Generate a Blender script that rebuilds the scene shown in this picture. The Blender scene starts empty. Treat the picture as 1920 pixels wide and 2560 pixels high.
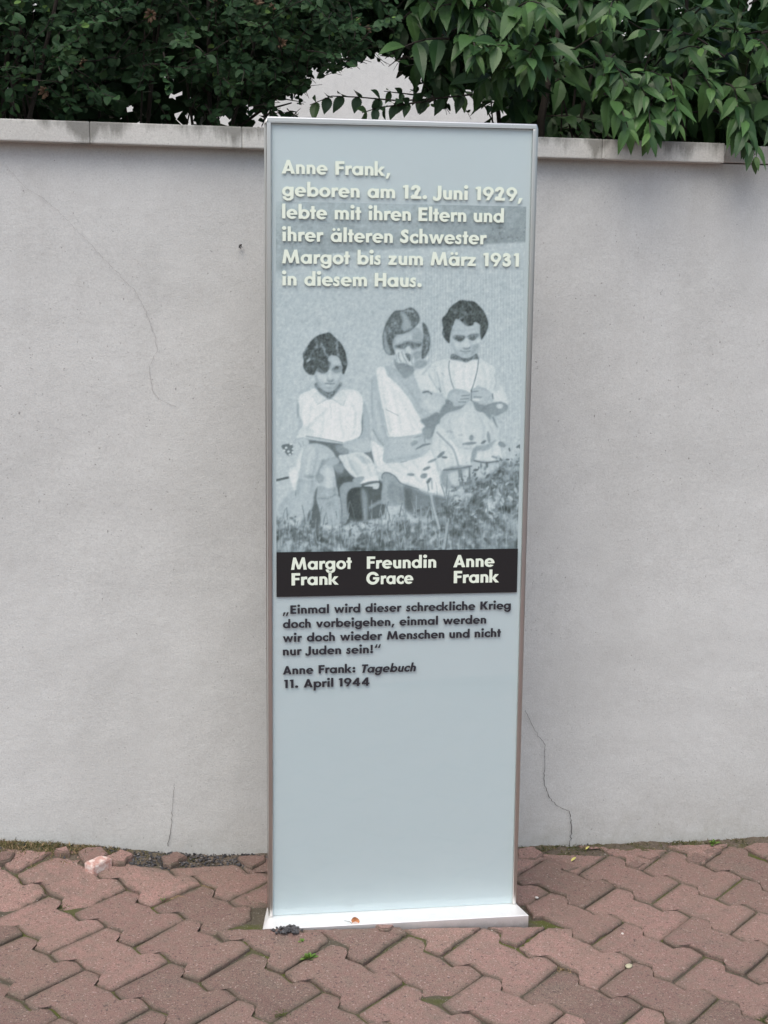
import bpy, bmesh, math, random
import numpy as np
from mathutils import Vector, Matrix
R = math.radians
random.seed(11); rng = np.random.default_rng(5)
scene = bpy.context.scene
COL = scene.collection

# ------------------------------------------------------------------ camera, sky, sun, exposure
CAM_H, PITCH, ROLL = 1.3776, 0.15377, 0.01062
F_PX = 3402.97                                   # focal length in pixels of a 1920 x 2560 frame
cp, sp, cr, sr = math.cos(PITCH), math.sin(PITCH), math.cos(ROLL), math.sin(ROLL)
FWD = Vector((0, cp, -sp)); UP0 = Vector((0, sp, cp)); RT0 = Vector((1, 0, 0))
RT = cr*RT0 + sr*UP0; UPV = -sr*RT0 + cr*UP0
CAM = Vector((0, 0, CAM_H))
cam = bpy.data.cameras.new('camera'); camo = bpy.data.objects.new('camera', cam); COL.objects.link(camo)
M = Matrix.Identity(4)
for i in range(3):
    M[i][0] = RT[i]; M[i][1] = UPV[i]; M[i][2] = -FWD[i]; M[i][3] = CAM[i]
camo.matrix_world = M
cam.sensor_fit = 'AUTO'; cam.sensor_width = 36; cam.lens = 36*F_PX/2560
cam.clip_start = .05; cam.clip_end = 500
scene.camera = camo

SUN_EL, SUN_AZ = 62, 200                          # azimuth clockwise from +Y
world = bpy.data.worlds.new('World'); scene.world = world; world.use_nodes = True
wn = world.node_tree.nodes; wl = world.node_tree.links
bg = wn['Background']; sky = wn.new('ShaderNodeTexSky'); sky.sky_type = 'NISHITA'
sky.sun_disc = False; sky.sun_elevation = R(SUN_EL); sky.sun_rotation = R(SUN_AZ)
sky.air_density = 1.0; sky.dust_density = 4.2; sky.ozone_density = 1.0
wl.new(sky.outputs[0], bg.inputs[0]); bg.inputs[1].default_value = .15
sun = bpy.data.lights.new('sun', 'SUN'); suno = bpy.data.objects.new('sun', sun); COL.objects.link(suno)
sun.energy = 1.1; sun.angle = R(60); sun.color = (1, .98, .945)
sd = Vector((math.sin(R(SUN_AZ))*math.cos(R(SUN_EL)), math.cos(R(SUN_AZ))*math.cos(R(SUN_EL)), math.sin(R(SUN_EL))))
suno.rotation_euler = (-sd).to_track_quat('-Z', 'Y').to_euler(); suno.location = sd*20
vs = scene.view_settings; vs.view_transform = 'Standard'; vs.look = 'None'; vs.gamma = 1; vs.exposure = 0.6
scene.cycles.max_bounces = 8; scene.cycles.transparent_max_bounces = 12

# ------------------------------------------------------------------ where the main planes of the place lie
SX, SY, SYAW, SW, SH = -0.24671, 2.85599, 0.1423, 0.565, 1.7465      # stele: left front corner, turn, width, height
SD = .05                                                             # its depth
DX = Vector((math.cos(SYAW), math.sin(SYAW), 0)); DN = Vector((-math.sin(SYAW), math.cos(SYAW), 0))
SO = Vector((SX, SY, 0))
WYAW = .19; WO = Vector((.355, 3.334, 0))                            # garden wall
WX = Vector((math.cos(WYAW), math.sin(WYAW), 0)); WN = Vector((-math.sin(WYAW), math.cos(WYAW), 0))
def wall_pt(s, b, z): return WO + WX*s + WN*b + Vector((0, 0, z))
def rise(s): return float(np.interp(s, [-3, -1.3, -1.1, -.95, -.8, -.6, 0, .4, .7, 1.5], [.056, .052, .036, .014, 0., -.004, 0, .005, .016, .026]))
def gz(x, y):                                                        # the footway falls to the right and rises to the wall
    dx = max(-2.5, min(2.5, x-SX)); dy = max(-4, min(1.2, y-SY))
    lx = (x-SX)*math.cos(SYAW)+(y-SY)*math.sin(SYAW); ly = -(x-SX)*math.sin(SYAW)+(y-SY)*math.cos(SYAW)
    up = .0185*math.exp(-(max(0, abs(lx-.27)-.34)/.1)**2-((ly+.08)/.07)**2)      # blocks pushed up in front of the foot plate
    b = (x-.355)*WN.x+(y-3.334)*WN.y
    if b > -.2:
        k = min(1., (b+.2)/.18); up += rise((x-.355)*WX.x+(y-3.334)*WX.y)*k*k*(3-2*k)
    return -.05054*dx + .05115*dy - .00609*dx*dx + up
def ray(px, py): return FWD + RT*((px-960)/F_PX) + UPV*((1280-py)/F_PX)
def on_stele(px, py, off=0.):                                        # photo pixel -> stele's own (x, z)
    d = ray(px, py); t = DN.dot(SO + DN*off - CAM)/DN.dot(d); X = CAM + d*t
    return (X-SO).dot(DX), X.z
def on_wall(px, py, off=0.):
    d = ray(px, py); t = WN.dot(WO + WN*off - CAM)/WN.dot(d); X = CAM + d*t
    return (X-WO).dot(WX), X.z
def on_ground(px, py, dz=0.):
    d = ray(px, py); t = 2.5
    for _ in range(40):
        X = CAM + d*t; t -= (X.z-gz(X.x, X.y)-dz)/(d.z-.05115*d.y)
    return CAM + d*t
def to_px(P):
    D = P-CAM; z = D.dot(FWD)
    return 960+F_PX*D.dot(RT)/z, 1280-F_PX*D.dot(UPV)/z

# ------------------------------------------------------------------ object helpers
def tag(o, label=None, cat=None, group=None, kind=None):
    if label: o['label'] = label
    if cat: o['category'] = cat
    if group: o['group'] = group
    if kind: o['kind'] = kind
    return o
def mesh_obj(name, verts, faces, mat, parent=None, smooth=False):
    me = bpy.data.meshes.new(name); me.from_pydata([tuple(v) for v in verts], [], faces); me.update()
    if smooth: me.polygons.foreach_set('use_smooth', [True]*len(me.polygons))
    o = bpy.data.objects.new(name, me); COL.objects.link(o)
    if mat: me.materials.append(mat)
    if parent: o.parent = parent
    return o
def bm_obj(name, bm, mat, parent=None, smooth=False):
    me = bpy.data.meshes.new(name); bm.to_mesh(me); bm.free()
    if smooth: me.polygons.foreach_set('use_smooth', [True]*len(me.polygons))
    o = bpy.data.objects.new(name, me); COL.objects.link(o)
    if mat: me.materials.append(mat)
    if parent: o.parent = parent
    return o
def empty(name, loc, rz=0):
    o = bpy.data.objects.new(name, None); COL.objects.link(o); o.location = loc; o.rotation_euler = (0, 0, rz)
    o.empty_display_size = .1
    return o
def add_box(bm, x0, y0, z0, x1, y1, z1, bev=0., f=None):
    vs_ = [Vector((x, y, z)) for x in (x0, x1) for y in (y0, y1) for z in (z0, z1)]
    if f: vs_ = [f(v) for v in vs_]
    v = [bm.verts.new(p) for p in vs_]
    fs = [bm.faces.new([v[i] for i in q]) for q in ((0,1,3,2), (4,6,7,5), (0,4,5,1), (2,3,7,6), (0,2,6,4), (1,5,7,3))]
    if bev:
        es = {e for q in fs for e in q.edges}
        bmesh.ops.bevel(bm, geom=list(es), offset=bev, segments=2, affect='EDGES', profile=.6)
def tube(V, F, pts, rads, n=6):
    base = len(V); prev = None
    for i, p in enumerate(pts):
        a = pts[max(0, i-1)]; b = pts[min(len(pts)-1, i+1)]; d = (b-a).normalized()
        u = d.cross(Vector((0, .3, 1)) if abs(d.z) < .9 else Vector((1, 0, 0))).normalized(); w = d.cross(u)
        for k in range(n):
            an = 2*math.pi*k/n; V.append(p + (u*math.cos(an)+w*math.sin(an))*rads[i])
        if i:
            for k in range(n):
                F.append((base+(i-1)*n+k, base+(i-1)*n+(k+1) % n, base+i*n+(k+1) % n, base+i*n+k))
    F.append(tuple(base+k for k in range(n))[::-1]); F.append(tuple(base+(len(pts)-1)*n+k for k in range(n)))

# ------------------------------------------------------------------ material helpers
def srgb(r, g, b):
    f = lambda c: ((c/255+.055)/1.055)**2.4 if c/255 > .04045 else c/255/12.92
    return (f(r), f(g), f(b), 1)
class Mat:
    def __init__(s, name):
        s.m = bpy.data.materials.new(name); s.m.use_nodes = True
        s.n = s.m.node_tree.nodes; s.l = s.m.node_tree.links; s.p = s.n['Principled BSDF']
    def noise(s, scale, detail=4, rough=.6, vec=None, dist=0.):
        t = s.n.new('ShaderNodeTexNoise'); t.inputs['Scale'].default_value = scale
        t.inputs['Detail'].default_value = detail; t.inputs['Roughness'].default_value = rough
        t.inputs['Distortion'].default_value = dist
        s.l.new(vec or s.coord(), t.inputs['Vector']); return t.outputs['Fac']
    def coord(s, kind='Object'):
        if not hasattr(s, 'tc'): s.tc = s.n.new('ShaderNodeTexCoord')
        return s.tc.outputs[kind]
    def scaled(s, vec, sc):
        m = s.n.new('ShaderNodeMapping'); m.inputs['Scale'].default_value = sc; s.l.new(vec, m.inputs['Vector']); return m.outputs[0]
    def ramp(s, fac, stops):
        r = s.n.new('ShaderNodeValToRGB'); e = r.color_ramp.elements
        while len(e) < len(stops): e.new(.5)
        for q, (p, c) in zip(e, stops):
            q.position = p; q.color = c if len(c) == 4 else (*c, 1)
        s.l.new(fac, r.inputs[0]); return r.outputs[0]
    def mix(s, fac, a, b, mode='MIX'):
        m = s.n.new('ShaderNodeMix'); m.data_type = 'RGBA'; m.blend_type = mode
        for v, i in ((fac, 0), (a, 6), (b, 7)):
            if isinstance(v, (int, float, tuple)): m.inputs[i].default_value = v
            else: s.l.new(v, m.inputs[i])
        return m.outputs[2]
    def math(s, op, a, b=0.):
        m = s.n.new('ShaderNodeMath'); m.operation = op
        for i, v in enumerate((a, b)):
            if isinstance(v, (int, float)): m.inputs[i].default_value = v
            else: s.l.new(v, m.inputs[i])
        return m.outputs[0]
    def base(s, c):
        if isinstance(c, tuple): s.p.inputs['Base Color'].default_value = c
        else: s.l.new(c, s.p.inputs['Base Color'])
    def set(s, **k):
        for a, v in k.items():
            i = s.p.inputs[a.replace('_', ' ')]
            if isinstance(v, (int, float, tuple)): i.default_value = v
            else: s.l.new(v, i)
        return s
    def bump(s, h, strength=.3, dist=.002, prev=None):
        b = s.n.new('ShaderNodeBump'); b.inputs['Strength'].default_value = strength; b.inputs['Distance'].default_value = dist
        s.l.new(h, b.inputs['Height'])
        if prev: s.l.new(prev, b.inputs['Normal'])
        s.l.new(b.outputs[0], s.p.inputs['Normal']); return b.outputs[0]
W4 = (0, 0, 0, 1), (1, 1, 1, 1)

# plaster of the wall
def plaster(name, col, dark):
    m = Mat(name)
    big = m.ramp(m.noise(2.6, 6, .65), [(.38, (0, 0, 0)), (.66, (1, 1, 1))])
    c = m.mix(m.math('MULTIPLY', big, .75), col, dark)
    st = m.ramp(m.noise(9, 6, .7, m.scaled(m.coord(), (1, 1, .5))), [(.58, (0, 0, 0)), (.74, (1, 1, 1))])
    c = m.mix(m.math('MULTIPLY', st, .16), c, (.3, .29, .27, 1))
    ms = m.ramp(m.noise(38, 5, .7, None, .8), [(.4, (0, 0, 0)), (.64, (1, 1, 1))])
    c = m.mix(m.math('MULTIPLY', ms, .13), c, (.36, .36, .335, 1))
    gr_ = m.ramp(m.noise(260, 3, .8), [(.3, (.82, .82, .82)), (.5, (1, 1, 1)), (.72, (1.14, 1.14, 1.14))])
    c = m.mix(.75, c, m.mix(1., c, gr_, 'MULTIPLY'))
    pit = m.ramp(m.noise(130, 2, .5), [(.24, (1, 1, 1)), (.29, (0, 0, 0))])
    c = m.mix(m.math('MULTIPLY', pit, .55), c, (.12, .11, .1, 1))
    if name == 'wall_plaster':                       # splashed dirt low on the wall
        sz = m.n.new('ShaderNodeSeparateXYZ'); m.l.new(m.coord(), sz.inputs[0])
        lo = m.math('MAXIMUM', m.math('DIVIDE', m.math('SUBTRACT', .2, sz.outputs[2]), .22), 0.)
        lo = m.math('MULTIPLY', m.math('POWER', m.math('MINIMUM', lo, 1.), 1.6), m.ramp(m.noise(22, 5, .75), [(.3, (.15, .15, .15)), (.7, (1, 1, 1))]))
        c = m.mix(m.math('MULTIPLY', lo, .5), c, (.29, .27, .22, 1))
        dr = m.ramp(m.noise(8, 4, .65, m.scaled(m.coord(), (1, 1, .05))), [(.56, (0, 0, 0)), (.72, (1, 1, 1))])
        hi = m.math('MINIMUM', m.math('MAXIMUM', m.math('DIVIDE', m.math('SUBTRACT', sz.outputs[2], .7), 1.), 0.), 1.)
        c = m.mix(m.math('MULTIPLY', m.math('MULTIPLY', dr, hi), .16), c, (.3, .3, .28, 1))
    m.base(c); m.set(Roughness=.92, Specular_IOR_Level=.2)
    b = m.bump(m.noise(5, 4, .55), .2, .03)
    b = m.bump(m.noise(75, 3, .6, m.scaled(m.coord(), (.85, .85, 1.1)), .4), .22, .0024, b)
    m.bump(m.noise(420, 3, .7), .6, .0014, b)
    return m
m_wall = plaster('wall_plaster', (.545, .56, .54, 1), (.47, .482, .462, 1)).m
def coping_mat():
    m = plaster('coping_concrete', (.535, .54, .505, 1), (.46, .465, .43, 1))
    # grime runs down from the top edge
    sep = m.n.new('ShaderNodeSeparateXYZ'); m.l.new(m.coord(), sep.inputs[0])
    run = m.noise(26, 5, .7, m.scaled(m.coord(), (1, 1, .22)))
    patch = m.noise(4.5, 2, .5, m.scaled(m.coord(), (1, 1, .01)))
    top = m.math('MULTIPLY', m.math('SUBTRACT', sep.outputs[2], 1.735), 9.)
    v = m.math('ADD', m.math('ADD', run, m.math('MULTIPLY', patch, .75)), top)
    for x0, wd, am in ((-1.055, .06, .34), (-.72, .05, .3), (-.62, .07, .1), (.135, .035, .26), (.44, .02, .2), (-.98, .08, .12)):
        near = m.math('MAXIMUM', m.math('SUBTRACT', 1., m.math('DIVIDE', m.math('ABSOLUTE', m.math('SUBTRACT', sep.outputs[0], x0)), wd)), 0.)
        v = m.math('ADD', v, m.math('MULTIPLY', near, am))
    g = m.ramp(v, [(.0, (0, 0, 0)), (1, (1, 1, 1))]); r = g.node.color_ramp
    r.elements[0].position = .98; r.elements[1].position = 1.0
    mr = m.n.new('ShaderNodeMapRange'); mr.inputs['From Min'].default_value = .97; mr.inputs['From Max'].default_value = 1.22
    m.l.new(v, mr.inputs['Value'])
    old = m.p.inputs['Base Color'].links[0].from_socket
    m.base(m.mix(m.math('MULTIPLY', mr.outputs[0], .62), old, (.075, .075, .06, 1)))
    return m.m
m_coping = coping_mat()
m_crack = Mat('crack_line'); m_crack.base((.09, .085, .08, 1)); m_crack.set(Roughness=1.); m_crack = m_crack.m
m_crackf = Mat('hair_crack_line'); m_crackf.base((.27, .26, .25, 1)); m_crackf.set(Roughness=1.); m_crackf = m_crackf.m
m_house = plaster('house_render', (.74, .74, .71, 1), (.68, .68, .65, 1)).m

def paver_mat():
    m = Mat('red_concrete_paver')
    oi = m.n.new('ShaderNodeAttribute'); oi.attribute_name = 'tone'; oi.attribute_type = 'GEOMETRY'
    tone = oi.outputs['Fac']
    c = m.mix(tone, (.135, .086, .074, 1), (.305, .185, .16, 1))
    c = m.mix(m.math('MULTIPLY', m.ramp(m.noise(5, 4, .6), [(.35, W4[0]), (.7, W4[1])]), .6), c, (.2, .135, .108, 1))
    c = m.mix(m.math('MULTIPLY', m.ramp(m.noise(11, 5, .7), [(.55, W4[0]), (.68, W4[1])]), .45), c, (.13, .11, .09, 1))
    c = m.mix(m.math('MULTIPLY', m.ramp(m.noise(55, 4, .7), [(.4, W4[0]), (.62, W4[1])]), .5), c, (.175, .14, .112, 1))
    fine = m.ramp(m.noise(420, 3, .7), [(.3, (.42, .42, .42)), (.5, (1, 1, 1)), (.72, (1.4, 1.4, 1.4))])
    c = m.mix(1., c, fine, 'MULTIPLY')
    lt = m.ramp(m.noise(190, 1, .5), [(.66, W4[0]), (.71, W4[1])]); c = m.mix(m.math('MULTIPLY', lt, .5), c, (.42, .34, .3, 1))
    dk = m.ramp(m.noise(150, 2, .5), [(.31, W4[1]), (.37, W4[0])]); c = m.mix(m.math('MULTIPLY', dk, .75), c, (.07, .05, .045, 1))
    sp_ = m.ramp(m.noise(34, 3, .7), [(.74, W4[0]), (.79, W4[1])]); c = m.mix(m.math('MULTIPLY', sp_, .55), c, (.5, .47, .43, 1))
    ed = m.n.new('ShaderNodeAttribute'); ed.attribute_name = 'rim'; ed.attribute_type = 'GEOMETRY'
    ef = m.math('MULTIPLY', ed.outputs['Fac'], m.ramp(m.noise(24, 4, .7), [(.3, W4[0]), (.55, W4[1])]))
    c = m.mix(m.math('MULTIPLY', ef, .6), c, (.075, .07, .05, 1))
    m.base(c); m.set(Roughness=.88, Specular_IOR_Level=.3)
    b = m.bump(m.noise(40, 4, .6), .4, .004); m.bump(m.noise(330, 3, .7), .8, .0022, b)
    return m.m
m_paver = paver_mat()
def soil_mat(name, a, b, mossy, thr=.5):
    m = Mat(name)
    c = m.mix(m.noise(120, 4, .7), a, b)
    c = m.mix(m.ramp(m.noise(7, 4, .65), [(thr, W4[0]), (thr+.14, W4[1])]), c, mossy)
    c = m.mix(m.ramp(m.noise(260, 2, .5), [(.66, W4[0]), (.7, W4[1])]), c, (.3, .28, .25, 1))
    m.base(c); m.set(Roughness=1., Specular_IOR_Level=.15)
    b_ = m.bump(m.noise(60, 4, .7), .8, .008); m.bump(m.noise(300, 3, .7), .9, .004, b_)
    return m.m
m_joint = soil_mat('joint_soil', (.06, .052, .04, 1), (.13, .115, .085, 1), (.085, .095, .028, 1), .47)
m_soil = soil_mat('verge_soil', (.06, .05, .038, 1), (.19, .155, .12, 1), (.08, .08, .03, 1), .52)
def simple(name, col, rough=.6, metal=0., noise=None, spec=.5):
    m = Mat(name)
    if noise:
        m.base(m.mix(m.noise(noise[0], 4, .6), col, noise[1]))
    else: m.base(col)
    m.set(Roughness=rough, Metallic=metal, Specular_IOR_Level=spec); return m
def steel():
    m = Mat('brushed_steel')
    v = m.scaled(m.coord(), (140, 140, 3))
    m.base((.6, .6, .57, 1))
    m.set(Metallic=1., Roughness=m.ramp(m.noise(9, 3, .6), [(.3, (.27, .27, .27)), (.7, (.33, .33, .33))]))
    return m.m
m_steel = steel()
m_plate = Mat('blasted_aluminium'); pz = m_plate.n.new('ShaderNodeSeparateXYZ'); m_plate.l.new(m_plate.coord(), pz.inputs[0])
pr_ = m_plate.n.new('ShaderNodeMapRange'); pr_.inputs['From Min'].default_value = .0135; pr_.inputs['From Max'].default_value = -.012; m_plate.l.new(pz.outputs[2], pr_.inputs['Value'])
front_shade = m_plate.math('MULTIPLY', pr_.outputs[0], m_plate.ramp(m_plate.noise(45, 5, .75), [(.1, (.3, .3, .3)), (.75, W4[1])]))  # shade painted into the plate's front, darker downwards, to tone down its bright reflection
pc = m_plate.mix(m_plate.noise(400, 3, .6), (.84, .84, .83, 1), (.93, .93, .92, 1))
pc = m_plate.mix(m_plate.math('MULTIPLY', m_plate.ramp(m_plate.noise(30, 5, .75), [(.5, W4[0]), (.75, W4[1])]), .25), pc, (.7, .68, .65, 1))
m_plate.base(m_plate.mix(front_shade, pc, (.42, .39, .37, 1))); m_plate.set(Metallic=1., Roughness=.6); m_plate = m_plate.m
m_panel = Mat('pale_blue_panel'); m_panel.base(m_panel.mix(m_panel.noise(900, 2, .6), (.47, .547, .568, 1), (.585, .658, .685, 1)))
m_panel.set(Roughness=.5); m_panel = m_panel.m
m_white_letter = simple('cream_letter', (.70, .78, .66, 1), .5).m
m_black_letter = simple('dark_letter', (.02, .02, .027, 1), .45).m
m_band = simple('black_band', (.008, .008, .009, 1), .35, noise=(300, (.014, .014, .015, 1))).m
def glass():
    m = Mat('front_glass'); n, l = m.n, m.l
    tr = n.new('ShaderNodeBsdfTransparent'); tr.inputs[0].default_value = (.97, .985, .98, 1)
    gl = n.new('ShaderNodeBsdfGlossy'); gl.inputs['Roughness'].default_value = .02
    lw = n.new('ShaderNodeLayerWeight'); lw.inputs[0].default_value = .5
    pw = m.math('ADD', m.math('MULTIPLY', m.math('POWER', lw.outputs['Facing'], 5.), .9), .028)
    mx = n.new('ShaderNodeMixShader'); l.new(pw, mx.inputs[0]); l.new(tr.outputs[0], mx.inputs[1]); l.new(gl.outputs[0], mx.inputs[2])
    l.new(mx.outputs[0], n['Material Output'].inputs[0]); return m.m
m_glass = glass()
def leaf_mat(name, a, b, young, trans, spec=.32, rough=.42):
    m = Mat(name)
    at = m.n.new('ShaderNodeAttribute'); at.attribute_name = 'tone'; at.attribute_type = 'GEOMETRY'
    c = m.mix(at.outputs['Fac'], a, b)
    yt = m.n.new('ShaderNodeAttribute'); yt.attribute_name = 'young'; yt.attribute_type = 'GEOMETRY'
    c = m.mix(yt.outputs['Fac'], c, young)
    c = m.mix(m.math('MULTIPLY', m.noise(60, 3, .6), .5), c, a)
    m.base(c); m.set(Roughness=rough, Specular_IOR_Level=spec)
    t = m.n.new('ShaderNodeBsdfTranslucent'); m.l.new(c, t.inputs[0])
    mx = m.n.new('ShaderNodeMixShader'); mx.inputs[0].default_value = trans
    m.l.new(m.p.outputs[0], mx.inputs[1]); m.l.new(t.outputs[0], mx.inputs[2]); m.l.new(mx.outputs[0], m.n['Material Output'].inputs[0])
    m.bump(m.noise(300, 2, .6), .25, .001)
    return m.m
m_leaf_small = leaf_mat('small_leaf', (.018, .044, .019, 1), (.042, .092, .036, 1), (.1, .18, .04, 1), .12, .14, .55)
m_leaf_big = leaf_mat('toothed_leaf', (.022, .06, .018, 1), (.09, .185, .056, 1), (.11, .2, .05, 1), .15)
m_leaf_sprig = leaf_mat('sprig_leaf', (.03, .065, .03, 1), (.05, .1, .045, 1), (.1, .17, .05, 1), .15)
m_twig = simple('bark', (.02, .017, .013, 1), .9, noise=(60, (.045, .036, .028, 1))).m
m_seed = simple('dry_flower_head', (.14, .085, .05, 1), .9, noise=(200, (.22, .15, .09, 1))).m

# ------------------------------------------------------------------ the printed picture: grey tones laid down shape by shape
PX0, PY0, PX1, PY1 = 684, 499, 1320, 1388
PG = np.full((PY1-PY0, PX1-PX0), .71, np.float32)
prng = np.random.default_rng(3)
def gblur(a, s, mode='edge'):
    if s <= 0: return a
    r = max(1, int(3*s)); k = np.exp(-.5*(np.arange(-r, r+1)/s)**2); k /= k.sum()
    a = np.pad(a, r, mode=mode)
    a = np.apply_along_axis(lambda v: np.convolve(v, k, 'valid'), 0, a)
    return np.apply_along_axis(lambda v: np.convolve(v, k, 'valid'), 1, a).astype(np.float32)
def spline(p, n=5, closed=True):
    p = np.asarray(p, float); N = len(p); out = []
    rng_ = range(N) if closed else range(N-1)
    for i in rng_:
        if closed: a, b, c, d = p[i-1], p[i], p[(i+1) % N], p[(i+2) % N]
        else: a, b, c, d = p[max(i-1, 0)], p[i], p[i+1], p[min(i+2, N-1)]
        for t in np.linspace(0, 1, n, endpoint=False):
            out.append(.5*((2*b)+(c-a)*t+(2*a-5*b+4*c-d)*t*t+(3*b-a-3*c+d)*t**3))
    if not closed: out.append(p[-1])
    return np.array(out)
SHADE = True
class Z:                                             # a magnified part of the picture: display points -> picture pixels
    def __init__(s, x, y, k): s.o = np.array([x, y], float); s.k = k
    def __call__(s, p): return np.asarray(p, float)*s.k + s.o
ZA = Z(730, 820, .12055); ZB = Z(920, 740, .12055); ZC = Z(1080, 730, .12055)
ZD = Z(690, 960, .16878); ZE = Z(900, 900, .16272); ZF = Z(1030, 880, .16878)
ZG = Z(680, 1180, .19892); ZH = Z(990, 1180, .19892); ZT = Z(660, 280, .42194); ZP = Z(680, 720, .38577)
def pmask(q, pad):
    x0 = max(int(q[:, 0].min())-pad, PX0); x1 = min(int(q[:, 0].max())+pad+1, PX1)
    y0 = max(int(q[:, 1].min())-pad, PY0); y1 = min(int(q[:, 1].max())+pad+1, PY1)
    if x1 <= x0 or y1 <= y0: return None
    return x0, x1, y0, y1
def poly(z, pts, v, blur=.8, a=1., smooth=True):
    q = z(pts); q = spline(q) if smooth else q
    bb = pmask(q, int(3*blur)+3)
    if bb is None: return
    x0, x1, y0, y1 = bb; S = 2
    X, Y = np.meshgrid(x0+(np.arange((x1-x0)*S)+.5)/S, y0+(np.arange((y1-y0)*S)+.5)/S)
    ins = np.zeros(X.shape, bool)
    for (ax, ay), (bx, by) in zip(q, np.roll(q, -1, 0)):
        if ay == by: continue
        ins ^= ((ay > Y) != (by > Y)) & (X < (bx-ax)*(Y-ay)/(by-ay)+ax)
    m = ins.reshape(y1-y0, S, x1-x0, S).mean((1, 3)).astype(np.float32)
    lay(m, bb, v, blur, a)
def lay(m, bb, v, blur, a):
    x0, x1, y0, y1 = bb
    if SHADE and m.sum() > 250:                      # round the form: darker towards its edge, lighter in the middle and to the upper left
        w_ = min(9., .16*math.sqrt(m.sum())); mb = gblur(m, w_); sh = np.roll(np.roll(mb, int(w_*.6), 0), int(w_*.5), 1)
        v = v + .055*(mb-.82) - .05*(mb-sh)
    m = gblur(m, blur)*a
    t = PG[y0-PY0:y1-PY0, x0-PX0:x1-PX0]; t += (v-t)*m
def stroke(z, pts, w, v, blur=.6, a=1., smooth=True):
    q = z(pts); q = spline(q, 5, False) if smooth and len(q) > 2 else q
    bb = pmask(q, int(w+3*blur)+3)
    if bb is None: return
    x0, x1, y0, y1 = bb
    X, Y = np.meshgrid(x0+np.arange(x1-x0)+.5, y0+np.arange(y1-y0)+.5); D = np.full(X.shape, 1e9)
    for (ax, ay), (bx, by) in zip(q[:-1], q[1:]):
        L2 = (bx-ax)**2+(by-ay)**2+1e-9
        t = np.clip(((X-ax)*(bx-ax)+(Y-ay)*(by-ay))/L2, 0, 1)
        D = np.minimum(D, np.hypot(X-ax-t*(bx-ax), Y-ay-t*(by-ay)))
    lay(np.clip(w/2-D+.5, 0, 1).astype(np.float32), bb, v, blur, a)
def dot(z, x, y, rx, ry, v, blur=.8, a=1., rot=0.):
    t = np.linspace(0, 2*np.pi, 14, endpoint=False)
    p = np.stack([rx*np.cos(t), ry*np.sin(t)], 1); c, s_ = math.cos(rot), math.sin(rot)
    p = p @ np.array([[c, s_], [-s_, c]]) + [x, y]
    poly(z, p, v, blur, a, False)
def pnoise(s, amp, y0=0, y1=None, aniso=(1, 1)):
    n = prng.standard_normal(PG.shape).astype(np.float32)
    r = gblur(n, s, 'wrap') if aniso == (1, 1) else n
    if aniso != (1, 1):
        k = lambda v, w: np.convolve(np.concatenate([v[-w:], v, v[:w]]), np.ones(w)/w, 'same')[w:-w]
        r = np.apply_along_axis(lambda v: k(v, aniso[1]), 0, r); r = np.apply_along_axis(lambda v: k(v, aniso[0]), 1, r)
    return r/r.std()*amp
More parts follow.
